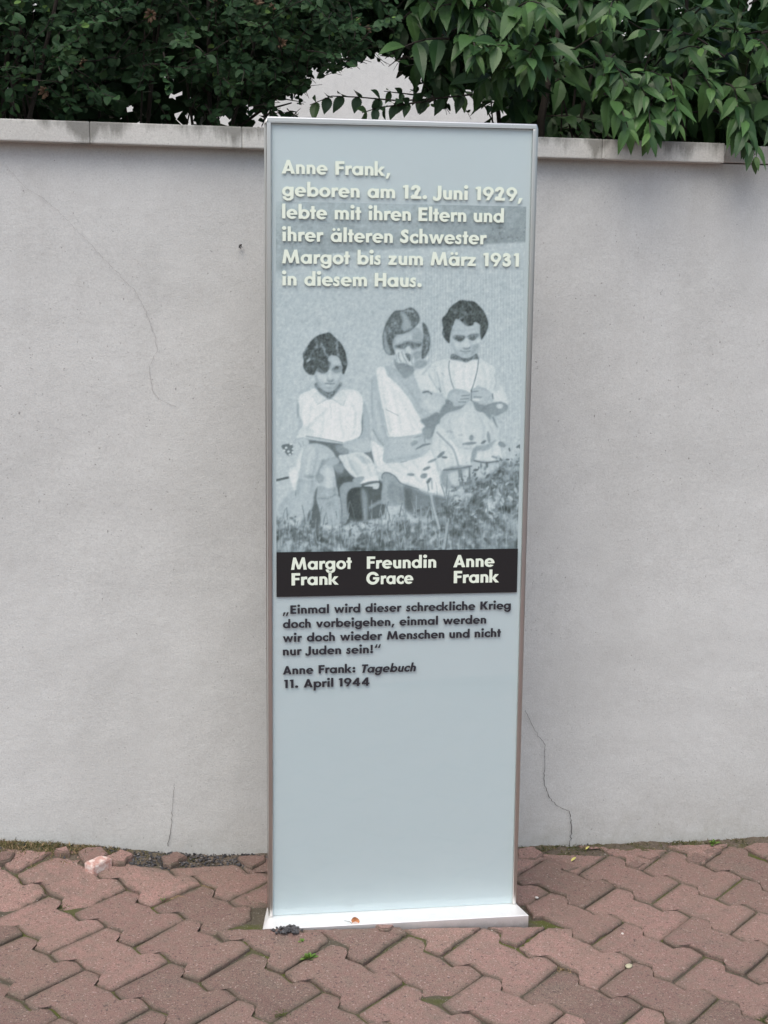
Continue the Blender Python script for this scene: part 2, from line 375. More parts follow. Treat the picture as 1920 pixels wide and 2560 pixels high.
def paint_picture():
    yy, xx = np.mgrid[PY0:PY1, PX0:PX1]
    # rear wall: dark sill band on top, ribbed cladding below
    top = gblur((yy < np.interp(xx, [690, 830, 1000, 1320], [684, 634, 622, 604])).astype(np.float32), 2)
    dark = np.interp(xx, [690, 800, 1000, 1150, 1300], [.63, .60, .62, .565, .545]) + np.interp(yy, [505, 600, 690], [.035, -.015, .0])
    PG[:] = np.interp(yy, [505, 700, 900, 1400], [.71, .705, .72, .735])
    PG[:] = PG*(1-top)+dark*top
    PG[:] += pnoise(2.2, .012)*(1-.3*top) + top*pnoise(4, .014)
    rib = np.sin(xx*2*np.pi/7.2)*np.clip((xx-950)/120, 0, 1)*np.clip((yy-640)/60, 0, 1)*np.clip((1150-yy)/300, .25, 1)
    PG[:] += .019*rib + pnoise(0, .012, aniso=(1, 31))*np.clip((xx-930)/150, 0, 1)*(yy > 640)
    sp_ = (gblur(prng.standard_normal(PG.shape).astype(np.float32), .9) > .78)*np.clip((900-xx)/150, 0, 1)*np.clip((1050-yy)/300, 0, 1)
    PG[:] -= .09*gblur(sp_.astype(np.float32), .5)
    # ---- left girl
    stroke(ZP, [(20, 1248), (105, 1228)], 6, .36)
    skin, mid, shade, white = .71, .64, .53, .845
    poly(ZD, [(330, 250), (345, 420), (330, 620), (300, 780), (400, 860), (480, 800), (480, 420), (400, 260)], .70, 1.5)
    poly(ZD, [(1290, 260), (1340, 330), (1385, 560), (1400, 760), (1400, 900), (1300, 1000), (1120, 1010), (1050, 900), (1240, 790), (1280, 560), (1265, 400)], .68, 1.5)
    poly(ZD, [(1270, 420), (1290, 520), (1285, 700), (1230, 805), (1215, 800), (1260, 720)], .5, 1.2)
    poly(ZD, [(1420, 880), (1400, 1000), (1300, 1020), (1400, 1100), (1450, 1200)], .47, 1.2)
    poly(ZD, [(345, 180), (470, 110), (620, 60), (800, 190), (1000, 90), (1180, 95), (1275, 190), (1285, 380), (1260, 560), (1265, 700), (1200, 800), (950, 890), (620, 860), (440, 800), (330, 720), (400, 600), (335, 420)], white, 1.2)
    poly(ZD, [(310, 290), (340, 300), (335, 480), (315, 480)], .6, 1.5)
    poly(ZD, [(430, 640), (330, 720), (300, 800), (400, 860), (500, 790), (560, 700)], .8, 2)
    stroke(ZD, [(760, 370), (560, 560), (450, 660)], 5, .79, 2.5)
    stroke(ZD, [(800, 240), (815, 420), (820, 520)], 2, .78, 1.5)
    stroke(ZD, [(1170, 460), (1165, 640), (1130, 770)], 3, .80, 2)
    poly(ZD, [(520, 180), (545, 200), (620, 300), (730, 240), (790, 215), (640, 110)], .80, 1.2)
    poly(ZD, [(800, 215), (900, 250), (985, 320), (1050, 190), (960, 110)], .80, 1.2)
    stroke(ZD, [(610, 305), (720, 245), (800, 215), (900, 260), (990, 320), (1020, 250)], 1.6, .70, .8)
    poly(ZA, [(470, 1190), (560, 1330), (680, 1420), (765, 1480), (860, 1420), (960, 1290), (1035, 1160), (1000, 1130), (760, 1200), (520, 1130)], .47, 2)
    poly(ZA, [(480, 800), (470, 960), (500, 1090), (560, 1210), (650, 1290), (750, 1330), (850, 1300), (950, 1200), (1010, 1080), (1040, 930), (1060, 780), (980, 640), (760, 560), (600, 640)], .68, 1.2)
    poly(ZA, [(500, 930), (560, 930), (620, 960), (700, 950), (740, 1100), (640, 1120), (540, 1070)], .75, 2.5)
    poly(ZA, [(790, 600), (930, 600), (1010, 700), (980, 770), (800, 770)], .70, 2)
    poly(ZA, [(860, 960), (960, 960), (1010, 990), (960, 1080), (870, 1060)], .74, 2.5)
    poly(ZA, [(560, 900), (700, 900), (770, 850), (780, 700), (500, 760), (480, 880)], .40, 2)
    poly(ZA, [(540, 880), (620, 940), (700, 930), (760, 870), (700, 840), (600, 830)], .36, 1.6)
    poly(ZA, [(820, 870), (870, 800), (960, 780), (1030, 800), (1040, 870), (960, 930), (880, 930)], .54, 1.8)
    poly(ZA, [(850, 850), (900, 800), (970, 800), (960, 850), (890, 870)], .36, 1.2)
    poly(ZA, [(750, 880), (800, 880), (830, 990), (850, 1070), (780, 1060), (750, 1000)], .75, 1.5)
    poly(ZA, [(720, 1070), (790, 1085), (860, 1060), (850, 1110), (780, 1130), (740, 1100)], .52, 1.4)
    stroke(ZA, [(690, 1150), (780, 1160), (880, 1150)], 2.6, .45, .9)
    dot(ZA, 740, 1190, 40, 22, .76, 1.2); dot(ZA, 770, 1245, 45, 14, .58, 1.4)
    poly(ZA, [(700, 110), (780, 95), (900, 200), (1010, 310), (1090, 450), (1130, 600), (1150, 740), (1120, 850), (1080, 950), (1040, 940), (1045, 800), (1010, 700), (950, 590), (800, 570), (745, 640), (770, 760), (730, 850), (640, 860), (520, 830), (470, 960), (380, 970), (300, 920), (235, 820), (240, 680), (225, 540), (300, 420), (360, 310), (480, 190), (600, 130)], .31, 1.2)
    for p, w_, v in (([(500, 250), (520, 330), (510, 400)], 7, .52), ([(600, 340), (660, 420), (690, 520), (740, 590)], 7, .58), ([(940, 270), (930, 400), (960, 560)], 8, .55), ([(400, 540), (480, 420), (620, 360)], 6, .42), ([(320, 690), (370, 640)], 6, .78), ([(240, 560), (280, 450), (330, 430)], 4, .58), ([(410, 790), (450, 800)], 4, .56), ([(420, 620), (560, 660), (680, 720)], 5, .42), ([(250, 640), (290, 600)], 4, .5), ([(700, 180), (820, 260), (900, 330)], 6, .38), ([(1060, 700), (1110, 760)], 5, .48)):
        stroke(ZA, p, w_*.8, v, 1.6, .8)
    # book, hands, legs and skirt of the left girl
    poly(ZD, [(480, 830), (990, 890), (1060, 960), (1060, 1040), (900, 1080), (840, 1000), (760, 930), (600, 880), (480, 890)], .43, 1.8)
    poly(ZD, [(900, 900), (1040, 920), (1060, 1040), (900, 1000)], .56, 2)
    poly(ZD, [(430, 770), (990, 860), (985, 895), (460, 825)], .74, .8, 1, False)
    stroke(ZD, [(445, 770), (700, 812), (985, 868)], 1.5, .52, .6)
    stroke(ZD, [(450, 822), (700, 858), (985, 893)], 1.8, .45, .6)
    poly(ZD, [(1000, 870), (1120, 830), (1300, 800), (1400, 830), (1380, 960), (1250, 1000), (1100, 980), (1000, 930)], .72, 1.5)
    poly(ZD, [(270, 830), (400, 790), (480, 830), (480, 890), (370, 940), (270, 900)], .72, 1.2)
    stroke(ZD, [(340, 870), (370, 930)], 2.2, .58, .8); stroke(ZD, [(395, 850), (410, 910)], 2, .6, .8)
    poly(ZD, [(80, 920), (150, 890), (240, 900), (270, 1000), (200, 1065), (140, 1020)], .42, 1.)
    for cx_, cy_ in ((150, 945), (220, 890), (185, 1000), (255, 960), (250, 1010), (205, 1045), (120, 985)): dot(ZD, cx_, cy_, 20, 17, .8, .7)
    poly(ZD, [(260, 900), (350, 900), (330, 1020), (270, 1040)], .74, 1.)
    poly(ZD, [(380, 960), (300, 1180), (330, 1300), (420, 1200), (430, 1000)], .82, 1.5)
    poly(ZD, [(200, 1260), (300, 1230), (330, 1350), (320, 1580), (270, 1580), (200, 1400)], .83, 1.5)
    poly(ZD, [(900, 1060), (1000, 1180), (1050, 1260), (1180, 1400), (1260, 1450), (1240, 1560), (900, 1659), (860, 1250)], .40, 2)
    poly(ZD, [(850, 1180), (990, 1180), (1000, 1290), (930, 1330), (860, 1260)], .56, 2.5)
    poly(ZD, [(930, 1060), (1060, 1040), (1180, 1010), (1310, 1030), (1400, 1110), (1460, 1210), (1490, 1330), (1420, 1400), (1240, 1400), (1130, 1360), (1020, 1240), (980, 1160)], .81, 1.2)
    poly(ZD, [(1180, 1040), (1230, 1110), (1300, 1180), (1400, 1170), (1340, 1100)], .73, 1.6)
    poly(ZD, [(1080, 1130), (1200, 1170), (1280, 1320), (1180, 1330)], .76, 2.5)
    poly(ZD, [(520, 900), (620, 890), (740, 930), (800, 1000), (850, 1040), (860, 1160), (720, 1170), (660, 1260), (600, 1400), (560, 1659), (310, 1659), (340, 1400), (370, 1180), (400, 1000), (450, 930)], .715, 1.5)
    poly(ZD, [(420, 930), (560, 900), (700, 930), (500, 980), (420, 1200), (380, 1180)], .735, 3)
    poly(ZD, [(660, 1180), (720, 1130), (860, 1080), (940, 1120), (920, 1180), (820, 1210)], .66, 1.6)
    stroke(ZD, [(700, 1140), (660, 1250), (600, 1380)], 6, .55, 2.5)
    dot(ZD, 490, 1372, 75, 25, .57, 2.2); stroke(ZD, [(380, 1420), (480, 1445), (590, 1440)], 3, .62, 1.5)
    dot(ZD, 655, 1400, 62, 75, .60, 1.8)
    poly(ZD, [(650, 1290), (690, 1230), (770, 1205), (840, 1240), (870, 1330), (895, 1500), (900, 1659), (620, 1659), (640, 1500), (720, 1400)], .74, 1.4)
    stroke(ZD, [(640, 1540), (760, 1560), (860, 1530)], 2.5, .64, 1.2)
    # bench and shade under it
    poly(ZG, [(820, 100), (920, 60), (1010, 60), (1110, 130), (1400, 130), (1410, 520), (1240, 600), (1000, 640), (880, 660), (860, 350)], .34, 2.5)
    poly(ZG, [(860, 180), (930, 130), (1110, 130), (1120, 190), (1020, 200), (960, 280), (950, 600), (880, 650), (880, 480), (850, 250)], .60, 1.4)
    poly(ZG, [(950, 260), (1060, 200), (1130, 230), (1140, 560), (1060, 590), (990, 560), (950, 480)], .28, 2)
    poly(ZG, [(1120, 220), (1200, 300), (1200, 620), (1150, 600)], .55, 3)
    poly(ZG, [(1230, 420), (1390, 340), (1390, 400), (1240, 470)], .56, 2)
    poly(ZG, [(1250, 470), (1380, 400), (1390, 520), (1260, 560)], .38, 2)
    poly(ZG, [(1010, 100), (1060, 70), (1160, 60), (1110, 150), (1040, 150)], .62, 1.2)
    poly(ZG, [(1110, 150), (1170, 90), (1310, 40), (1340, 110), (1250, 130)], .84, 1.2)
    stroke(ZG, [(1130, 160), (1230, 130), (1320, 120)], 4, .42, 1)
    poly(ZG, [(1150, 175), (1330, 135), (1345, 185), (1320, 215), (1270, 210), (1260, 185)], .77, 1)
    poly(ZG, [(560, 330), (580, 180), (520, 290), (510, 430), (450, 560), (520, 800), (590, 700), (620, 560), (590, 440)], .38, 2.2)
    poly(ZG, [(575, 190), (720, 210), (810, 190), (820, 260), (860, 400), (870, 560), (860, 650), (660, 660), (600, 480)], .66, 1.4)
    stroke(ZG, [(580, 330), (700, 330), (810, 280)], 4, .56, 1.5); poly(ZG, [(700, 380), (770, 370), (760, 430), (710, 440)], .58, 4)
    poly(ZG, [(330, 100), (520, 120), (540, 200), (510, 400), (430, 520), (300, 560), (120, 560), (100, 420), (250, 240), (300, 230)], .69, 3)
    stroke(ZG, [(300, 240), (296, 300)], 2, .5, .8)
    # ---- middle girl
    poly(ZE, [(190, 290), (180, 500), (190, 900), (200, 1080), (290, 1230), (380, 1340), (470, 1180), (410, 1080), (350, 760), (300, 430), (260, 260)], .705, 1.3)
    stroke(ZE, [(185, 300), (180, 620), (190, 900)], 2.2, .60, 1.4); stroke(ZE, [(200, 1070), (290, 1230), (370, 1310)], 3.5, .58, 1.6)
    poly(ZE, [(180, 1230), (300, 1320), (370, 1380), (400, 1590), (280, 1660), (200, 1480), (170, 1330)], .84, 1.2)
    poly(ZE, [(400, 1060), (470, 1180), (900, 1120), (1000, 1180), (900, 1520), (400, 1590), (370, 1360)], .705, 1.2)
    poly(ZE, [(260, 130), (380, 110), (430, 250), (560, 330), (700, 500), (820, 680), (900, 850), (1010, 1030), (940, 1130), (470, 1180), (400, 1050), (340, 720), (270, 330)], white, 1.2)
    stroke(ZE, [(350, 760), (410, 1060), (440, 1150)], 2, .62, 1)
    stroke(ZE, [(400, 760), (500, 810), (590, 855)], 1, .5, .4)
    poly(ZE, [(400, 1590), (640, 1570), (960, 1480), (1100, 1400), (1240, 1900), (1300, 2100), (1100, 2040), (940, 2000), (640, 1890), (540, 1790), (420, 1720), (340, 1740), (250, 1680)], .835, 1.3)
    stroke(ZE, [(620, 1570), (720, 1550)], 2, .55, .8)
    poly(ZE, [(380, 100), (520, 120), (640, 250), (820, 160), (850, 250), (900, 440), (1020, 640), (1180, 780), (1140, 900), (1000, 880), (880, 800), (760, 600), (600, 400), (480, 280)], .69, 1.5)
    poly(ZE, [(560, 130), (640, 240), (700, 280), (840, 170), (760, 60), (600, 60)], .55, 2.5)
    poly(ZE, [(830, 180), (980, 90), (1120, 40), (1250, 0), (1340, 60), (1340, 460), (1200, 500), (1100, 520), (960, 470), (880, 350)], .80, 1.5)
    stroke(ZE, [(960, 230), (1040, 130), (1080, 80)], 4, .68, 2); stroke(ZE, [(860, 100), (960, 60), (1000, 60)], 7, .56, 2.5)
    poly(ZE, [(960, 470), (1100, 490), (1320, 560), (1350, 640), (1220, 800), (1040, 860), (900, 720)], .73, 1.8)
    stroke(ZE, [(970, 500), (1040, 485), (1100, 520)], 4.5, .48, 1)
    poly(ZE, [(930, 920), (1050, 880), (1180, 800), (1230, 880), (1210, 1000), (1130, 1160), (1040, 1210), (970, 1060), (1010, 1030)], .52, 2)
    poly(ZE, [(960, 1060), (1100, 1050), (1080, 1200), (1000, 1190)], .58, 2.5)
    poly(ZH, [(90, 165), (250, 215), (430, 290), (620, 325), (650, 520), (480, 570), (200, 540), (100, 420)], .49, 4)
    poly(ZE, [(350, 1740), (420, 1725), (540, 1790), (620, 1890), (660, 2000), (680, 2212), (350, 2212), (345, 1900)], .62, 1.3)
    poly(ZE, [(440, 1900), (560, 1900), (640, 2100), (560, 2212), (420, 2100)], .55, 4)
    stroke(ZE, [(340, 1820), (345, 1760), (420, 1730), (540, 1790), (640, 1900), (900, 1985)], 2.2, .45, .9)
    # head of the middle girl
    poly(ZB, [(530, 850), (520, 1050), (570, 1250), (700, 1380), (900, 1400), (1050, 1290), (1120, 1100), (1130, 800), (1000, 650), (700, 780)], .665, 1.3)
    poly(ZB, [(560, 880), (760, 800), (900, 760), (950, 900), (760, 930), (560, 980)], .71, 2)
    poly(ZB, [(940, 800), (1080, 760), (1130, 900), (1100, 960), (960, 940)], .61, 2.8)
    poly(ZB, [(540, 1045), (680, 990), (830, 935), (1000, 960), (1110, 960), (1110, 1040), (960, 1100), (890, 1090), (840, 1040), (740, 1095), (620, 1080)], .50, 2.)
    poly(ZB, [(560, 1040), (700, 1010), (820, 1040), (740, 1080), (640, 1075)], .39, 1.4); poly(ZB, [(880, 1000), (1060, 990), (1050, 1050), (920, 1080)], .41, 1.5)
    poly(ZB, [(790, 1080), (850, 1040), (900, 1110), (890, 1190), (800, 1190)], .75, 1.4)
    poly(ZB, [(950, 1180), (1090, 1150), (1070, 1280), (960, 1290)], .59, 2)
    poly(ZB, [(560, 1120), (700, 1120), (780, 1180), (860, 1340), (940, 1230), (960, 1380), (880, 1440), (700, 1400), (600, 1380), (550, 1280)], .775, 1.2)
    poly(ZB, [(770, 1190), (880, 1220), (870, 1360), (820, 1310)], .45, 1.3)
    stroke(ZB, [(630, 1180), (640, 1280), (690, 1370)], 3, .60, .9); stroke(ZB, [(700, 1160), (740, 1270), (800, 1370)], 3, .60, .9); stroke(ZB, [(580, 1220), (600, 1330)], 2.5, .62, .9); stroke(ZB, [(930, 1250), (900, 1350), (930, 1420)], 3, .62, .9)
    poly(ZB, [(550, 1300), (620, 1390), (740, 1390), (850, 1430), (820, 1560), (650, 1540), (560, 1440)], .54, 2.)
    poly(ZB, [(960, 1450), (1050, 1330), (1240, 1380), (1100, 1500)], .59, 2.6)
    poly(ZB, [(880, 235), (980, 290), (1060, 400), (1070, 520), (1000, 620), (880, 720), (740, 780), (600, 810), (530, 900), (510, 1030), (560, 1180), (530, 1220), (420, 1220), (340, 1120), (305, 960), (310, 780), (360, 600), (450, 430), (560, 310), (740, 290)], .40, 1.3)
    poly(ZB, [(740, 330), (820, 440), (910, 590), (860, 680), (740, 740), (690, 640), (720, 480), (660, 330)], .63, 3)
    poly(ZB, [(320, 760), (370, 740), (400, 960), (480, 1190), (420, 1200), (350, 1100)], .60, 2)
    poly(ZB, [(400, 640), (470, 700), (480, 760), (420, 760)], .56, 2.5); stroke(ZB, [(440, 900), (470, 1050), (540, 1200)], 4, .36, 1.5)
    stroke(ZB, [(790, 310), (950, 320)], 4, .6, 1.5); poly(ZB, [(500, 500), (640, 480), (620, 660), (500, 640)], .46, 4)
    poly(ZB, [(1130, 560), (1200, 600), (1260, 740), (1295, 920), (1270, 1120), (1200, 1250), (1120, 1310), (1110, 1200), (1130, 1000), (1150, 800)], .41, 1.5)
    stroke(ZB, [(1190, 800), (1230, 950), (1200, 1150)], 5, .5, 2)
    # ---- right girl
    poly(ZF, [(960, 100), (1100, 150), (1230, 240), (1270, 470), (1330, 520), (1400, 660), (1410, 860), (1230, 950), (1120, 880), (1080, 780), (1190, 700), (1150, 600), (1000, 500), (920, 450)], .80, 1.4)
    poly(ZF, [(540, 100), (400, 170), (290, 220), (240, 330), (330, 480), (420, 600), (520, 720), (500, 800), (560, 800), (620, 700), (640, 500)], .80, 1.4)
    poly(ZF, [(545, 110), (700, 140), (980, 110), (990, 300), (940, 520), (880, 620), (880, 700), (900, 800), (760, 860), (620, 560), (560, 330)], .83, 1.2)
    poly(ZF, [(1250, 240), (1310, 480), (1230, 600), (1240, 400)], .74, 2.5)
    for p in ([(250, 340), (330, 470), (380, 560)], [(370, 300), (400, 420), (430, 580)], [(440, 310), (480, 360)], [(1220, 330), (1250, 450), (1210, 560)]): stroke(ZF, p, 3, .68, 1.4)
    poly(ZF, [(400, 530), (430, 590), (420, 600), (395, 545)], .5, .8)
    poly(ZF, [(470, 780), (560, 800), (720, 790), (840, 720), (900, 640), (1000, 770), (1100, 790), (1170, 900), (1160, 1000), (1060, 900), (960, 890), (870, 720), (760, 830), (560, 890), (430, 980), (400, 1060), (390, 960)], .54, 2)
    poly(ZF, [(440, 980), (540, 910), (700, 860), (870, 720), (940, 860), (1060, 910), (1150, 1010), (1230, 1080), (1270, 1270), (1150, 1350), (900, 1420), (700, 1400), (540, 1280), (440, 1120), (420, 1060)], .765, 1.4)
    poly(ZF, [(1090, 790), (1250, 740), (1400, 770), (1410, 860), (1240, 950), (1130, 880)], .56, 1.6)
    dot(ZF, 1300, 800, 50, 40, .78, 1.2); dot(ZF, 1310, 752, 35, 16, .56, 1.)
    poly(ZF, [(1200, 950), (1230, 1000), (1270, 1120), (1240, 1090), (1190, 980)], .52, 1.2)
    poly(ZF, [(620, 550), (760, 560), (880, 620), (870, 700), (760, 780), (620, 790), (520, 720), (540, 600)], .69, 1.2)
    poly(ZF, [(880, 570), (1000, 520), (1120, 560), (1200, 660), (1170, 760), (1000, 750), (890, 710)], .70, 1.2)
    for p in ([(740, 650), (850, 640)], [(720, 700), (840, 690)], [(690, 740), (800, 740)], [(890, 590), (980, 580)], [(920, 665), (1030, 670)], [(880, 570), (880, 720)]): stroke(ZF, p, 2.6, .50, .9)
    stroke(ZF, [(1190, 620), (1200, 690)], 3, .46, 1); poly(ZF, [(900, 690), (1000, 700), (990, 725), (900, 715)], .80, 1)
    poly(ZF, [(500, 700), (590, 740), (600, 800), (510, 800)], .52, 1.6)
    poly(ZC, [(440, 1280), (380, 1350), (400, 1400), (560, 1410), (700, 1460), (840, 1400), (970, 1400), (960, 1340), (900, 1270), (700, 1360)], .46, 1.4)
    stroke(ZF, [(555, 130), (545, 220), (560, 330), (580, 430), (620, 540)], 2, .46, .8); stroke(ZF, [(985, 120), (970, 250), (940, 380), (905, 500), (875, 580)], 2.2, .44, .8)
    # head of the right girl
    poly(ZC, [(400, 700), (380, 950), (420, 1130), (480, 1260), (600, 1350), (720, 1370), (840, 1330), (930, 1230), (990, 1080), (1030, 920), (1000, 650), (760, 580), (460, 560)], .70, 1.2)
    poly(ZC, [(430, 1010), (540, 1040), (660, 1000), (700, 1130), (560, 1160), (450, 1120)], .75, 2.5); poly(ZC, [(800, 1010), (920, 1000), (1010, 950), (980, 1060), (860, 1100)], .76, 2.5)
    poly(ZC, [(860, 1110), (980, 1080), (930, 1210), (820, 1300), (840, 1200)], .60, 2.5)
    poly(ZC, [(430, 950), (470, 900), (600, 895), (700, 920), (660, 990), (590, 1035), (520, 1010)], .45, 1.7); poly(ZC, [(730, 930), (790, 880), (920, 860), (985, 880), (930, 950), (860, 1005), (790, 990)], .46, 1.7)
    poly(ZC, [(470, 960), (560, 940), (660, 960), (600, 1020), (530, 1005)], .37, 1.2); poly(ZC, [(770, 960), (860, 930), (900, 960), (840, 1000)], .38, 1.2)
    poly(ZC, [(680, 980), (740, 970), (780, 1080), (790, 1140), (650, 1140)], .76, 1.4)
    poly(ZC, [(640, 1150), (720, 1165), (800, 1130), (780, 1180), (700, 1200), (650, 1180)], .50, 1.3); stroke(ZC, [(580, 1220), (690, 1240), (800, 1220)], 3, .50, 1.2); dot(ZC, 700, 1275, 70, 14, .6, 1.6)
    stroke(ZC, [(420, 790), (600, 800), (900, 770)], 3, .64, 1.8)
    poly(ZC, [(600, 170), (720, 180), (870, 200), (980, 290), (1070, 390), (1130, 520), (1170, 650), (1140, 800), (1070, 930), (1020, 990), (1000, 850), (990, 680), (880, 620), (850, 690), (760, 700), (680, 680), (600, 600), (500, 560), (440, 680), (400, 800), (370, 940), (360, 1060), (290, 1010), (215, 870), (230, 760), (210, 560), (300, 450), (370, 330), (470, 240)], .29, 1.2)
    for p, w_, v in (([(760, 250), (840, 310)], 5, .48), ([(620, 420), (760, 460), (860, 420)], 10, .42), ([(380, 370), (480, 420)], 8, .42), ([(560, 560), (640, 520)], 6, .55), ([(820, 560), (880, 520)], 5, .36), ([(230, 830), (250, 870)], 6, .5), ([(1080, 640), (1120, 700)], 6, .4), ([(640, 640), (760, 690)], 4, .45)): stroke(ZC, p, w_*.8, v, 1.8, .8)
    # shorts of the right girl
    poly(ZF, [(350, 1110), (430, 1080), (560, 1290), (700, 1420), (880, 1440), (1120, 1380), (1270, 1280), (1330, 1560), (1280, 1620), (920, 1600), (880, 1700), (470, 1750), (380, 1640), (290, 1400)], .80, 1.4)
    stroke(ZF, [(370, 1190), (500, 1320), (610, 1440), (660, 1580), (690, 1700)], 3.5, .60, 1.4); stroke(ZF, [(560, 1300), (640, 1420), (720, 1640)], 4, .86, 1.5)
    poly(ZF, [(900, 1440), (960, 1440), (950, 1540), (900, 1630), (870, 1620)], .60, 1.6)
    poly(ZF, [(960, 1390), (1100, 1380), (1250, 1290), (1130, 1440), (960, 1460)], .62, 2)
    poly(ZF, [(470, 1740), (880, 1700), (860, 2000), (480, 2000)], .62, 2)
    poly(ZF, [(520, 1820), (680, 1770), (700, 1960), (600, 1960)], .74, 1.4); poly(ZF, [(750, 1770), (840, 1740), (840, 1930), (780, 1940)], .74, 1.4)
    stroke(ZF, [(710, 1760), (730, 1960)], 9, .50, 1.4); stroke(ZF, [(855, 1700), (850, 2000)], 4, .42, 1.2)
    poly(ZF, [(880, 1640), (1100, 1640), (1180, 1760), (1140, 1940), (1000, 2050), (900, 1950)], .735, 1.8)
    stroke(ZF, [(470, 1750), (680, 1730), (880, 1690)], 3.5, .46, 1); stroke(ZF, [(920, 1610), (1100, 1640), (1290, 1610)], 4, .44, 1)
    poly(ZF, [(580, 1980), (640, 2000), (760, 1960), (870, 1900), (860, 1940), (760, 2000), (620, 2030)], .52, 1.4)
    dot(ZF, 740, 2080, 110, 90, .72, 2)
    for x, y, rx, ry, v, r in ((850, 1355, 110, 22, .52, -.1), (880, 1270, 34, 46, .56, .2), (1060, 1335, 46, 20, .48, -.6), (1135, 1260, 26, 90, .58, -.1), (430, 1520, 75, 26, .52, -.7), (480, 1560, 44, 18, .46, .1), (300, 1610, 75, 18, .56, -.4), (215, 1725, 62, 22, .52, -.4), (250, 1905, 22, 52, .44, .6), (175, 1825, 55, 26, .56, -.3), (130, 1400, 90, 16, .50, -.5), (215, 1370, 70, 14, .5, -.2), (30, 1350, 60, 36, .58, -.5), (1330, 1370, 62, 38, .54, .5), (1230, 1560, 60, 16, .56, .3), (560, 1180, 50, 18, .68, .1), (720, 1230, 40, 16, .70, 0), (190, 1290, 10, 60, .58, 0), (80, 1255, 60, 12, .58, -.3)):
        dot(ZF, x, y, rx, ry, v, 1., 1, r)
    for x, y, rx, ry, v, r in ((780, 1760, 60, 22, .56, .05), (980, 1790, 50, 30, .58, -.2)): dot(ZE, x, y, rx, ry, v, 1., 1, r)
    global SHADE
    def fold(z, pts, w, dv, blur=3.):
        base = PG.copy(); stroke(z, pts, w, 0., blur, 1.); k = np.clip(1-PG/np.maximum(base, 1e-3), 0, 1); PG[:] = base+dv*k
    for z, pts, w, dv in ((ZD, [(520, 300), (500, 480), (470, 700)], 9, -.05), (ZD, [(700, 430), (690, 640), (640, 820)], 12, -.045), (ZD, [(950, 380), (960, 600), (1010, 800)], 10, -.05), (ZD, [(1110, 280), (1180, 420), (1170, 600)], 9, -.05), (ZD, [(385, 300), (370, 560)], 8, -.05), (ZD, [(840, 420), (830, 640), (850, 830)], 8, .03),
        (ZD, [(1050, 1060), (1110, 1200), (1210, 1350)], 8, -.07), (ZD, [(1260, 1060), (1350, 1200), (1400, 1350)], 8, -.06), (ZD, [(560, 960), (480, 1150), (440, 1600)], 12, .035), (ZD, [(620, 1000), (560, 1300), (520, 1600)], 12, -.05), (ZD, [(760, 1260), (770, 1450), (760, 1640)], 12, .04), (ZD, [(860, 1380), (870, 1640)], 8, -.08), (ZD, [(340, 1420), (330, 1640)], 8, -.05),
        (ZE, [(330, 300), (380, 620), (470, 1100)], 10, -.045), (ZE, [(480, 380), (560, 700), (640, 1120)], 11, -.04), (ZE, [(600, 520), (720, 800), (820, 1080)], 9, -.05), (ZE, [(720, 700), (850, 950), (930, 1080)], 8, -.04), (ZE, [(430, 420), (520, 800), (560, 1100)], 9, .03), (ZE, [(450, 1640), (580, 1700), (720, 1790)], 9, -.05), (ZE, [(620, 1600), (820, 1760), (960, 1920)], 9, -.05), (ZE, [(820, 1560), (980, 1760), (1120, 1960)], 9, -.05), (ZE, [(260, 1340), (300, 1600)], 8, -.05),
        (ZE, [(220, 500), (240, 800), (300, 1060)], 10, .03), (ZE, [(280, 600), (330, 900), (390, 1120)], 9, -.05), (ZE, [(470, 1240), (700, 1220), (900, 1200)], 14, .03), (ZE, [(420, 1540), (700, 1500), (900, 1460)], 14, -.05), (ZE, [(400, 1850), (420, 2150)], 10, .05), (ZE, [(620, 1960), (650, 2180)], 10, -.06), (ZE, [(560, 300), (720, 480), (880, 760)], 10, .03), (ZE, [(640, 320), (800, 520), (960, 800)], 10, -.04), (ZE, [(1000, 620), (1100, 720), (1200, 740)], 14, .04), (ZE, [(960, 760), (1080, 840)], 9, -.05),
        (ZF, [(640, 190), (610, 360), (640, 540)], 9, -.045), (ZF, [(760, 190), (760, 360), (790, 540)], 9, -.04), (ZF, [(890, 190), (880, 340), (840, 500)], 8, -.045), (ZF, [(1040, 220), (1090, 400), (1080, 540)], 10, -.05), (ZF, [(1160, 260), (1180, 420), (1160, 540)], 9, -.05), (ZF, [(460, 220), (450, 420), (500, 620)], 10, -.05), (ZF, [(330, 260), (360, 420), (460, 640)], 9, -.05),
        (ZF, [(560, 1000), (560, 1120), (620, 1270)], 12, -.05), (ZF, [(800, 900), (760, 1100), (800, 1380)], 12, .035), (ZF, [(1010, 960), (1060, 1120), (1060, 1320)], 11, -.05), (ZF, [(1130, 1040), (1190, 1200), (1160, 1320)], 9, -.06), (ZF, [(420, 1250), (420, 1480), (480, 1700)], 9, -.06), (ZF, [(520, 1400), (590, 1560), (600, 1720)], 9, -.06), (ZF, [(780, 1480), (800, 1580), (830, 1690)], 8, -.06), (ZF, [(1050, 1470), (1040, 1600)], 8, -.06), (ZF, [(1180, 1400), (1200, 1560)], 8, -.06), (ZF, [(940, 1700), (930, 1900)], 9, -.05), (ZF, [(620, 640), (760, 700)], 10, .03),
        (ZC, [(440, 1060), (470, 1200), (560, 1310)], 8, -.05), (ZC, [(420, 760), (410, 900)], 6, -.05), (ZC, [(960, 720), (990, 840)], 6, -.05), (ZA, [(500, 1000), (540, 1130), (620, 1240)], 7, -.05), (ZA, [(1000, 1000), (960, 1140), (880, 1250)], 8, -.06), (ZB, [(560, 900), (540, 1000)], 6, -.05)):
        fold(z, pts, w*.55, dv, 2.2)
    hair = gblur(((PG < .54) & (yy < 1010)).astype(np.float32), 1.)
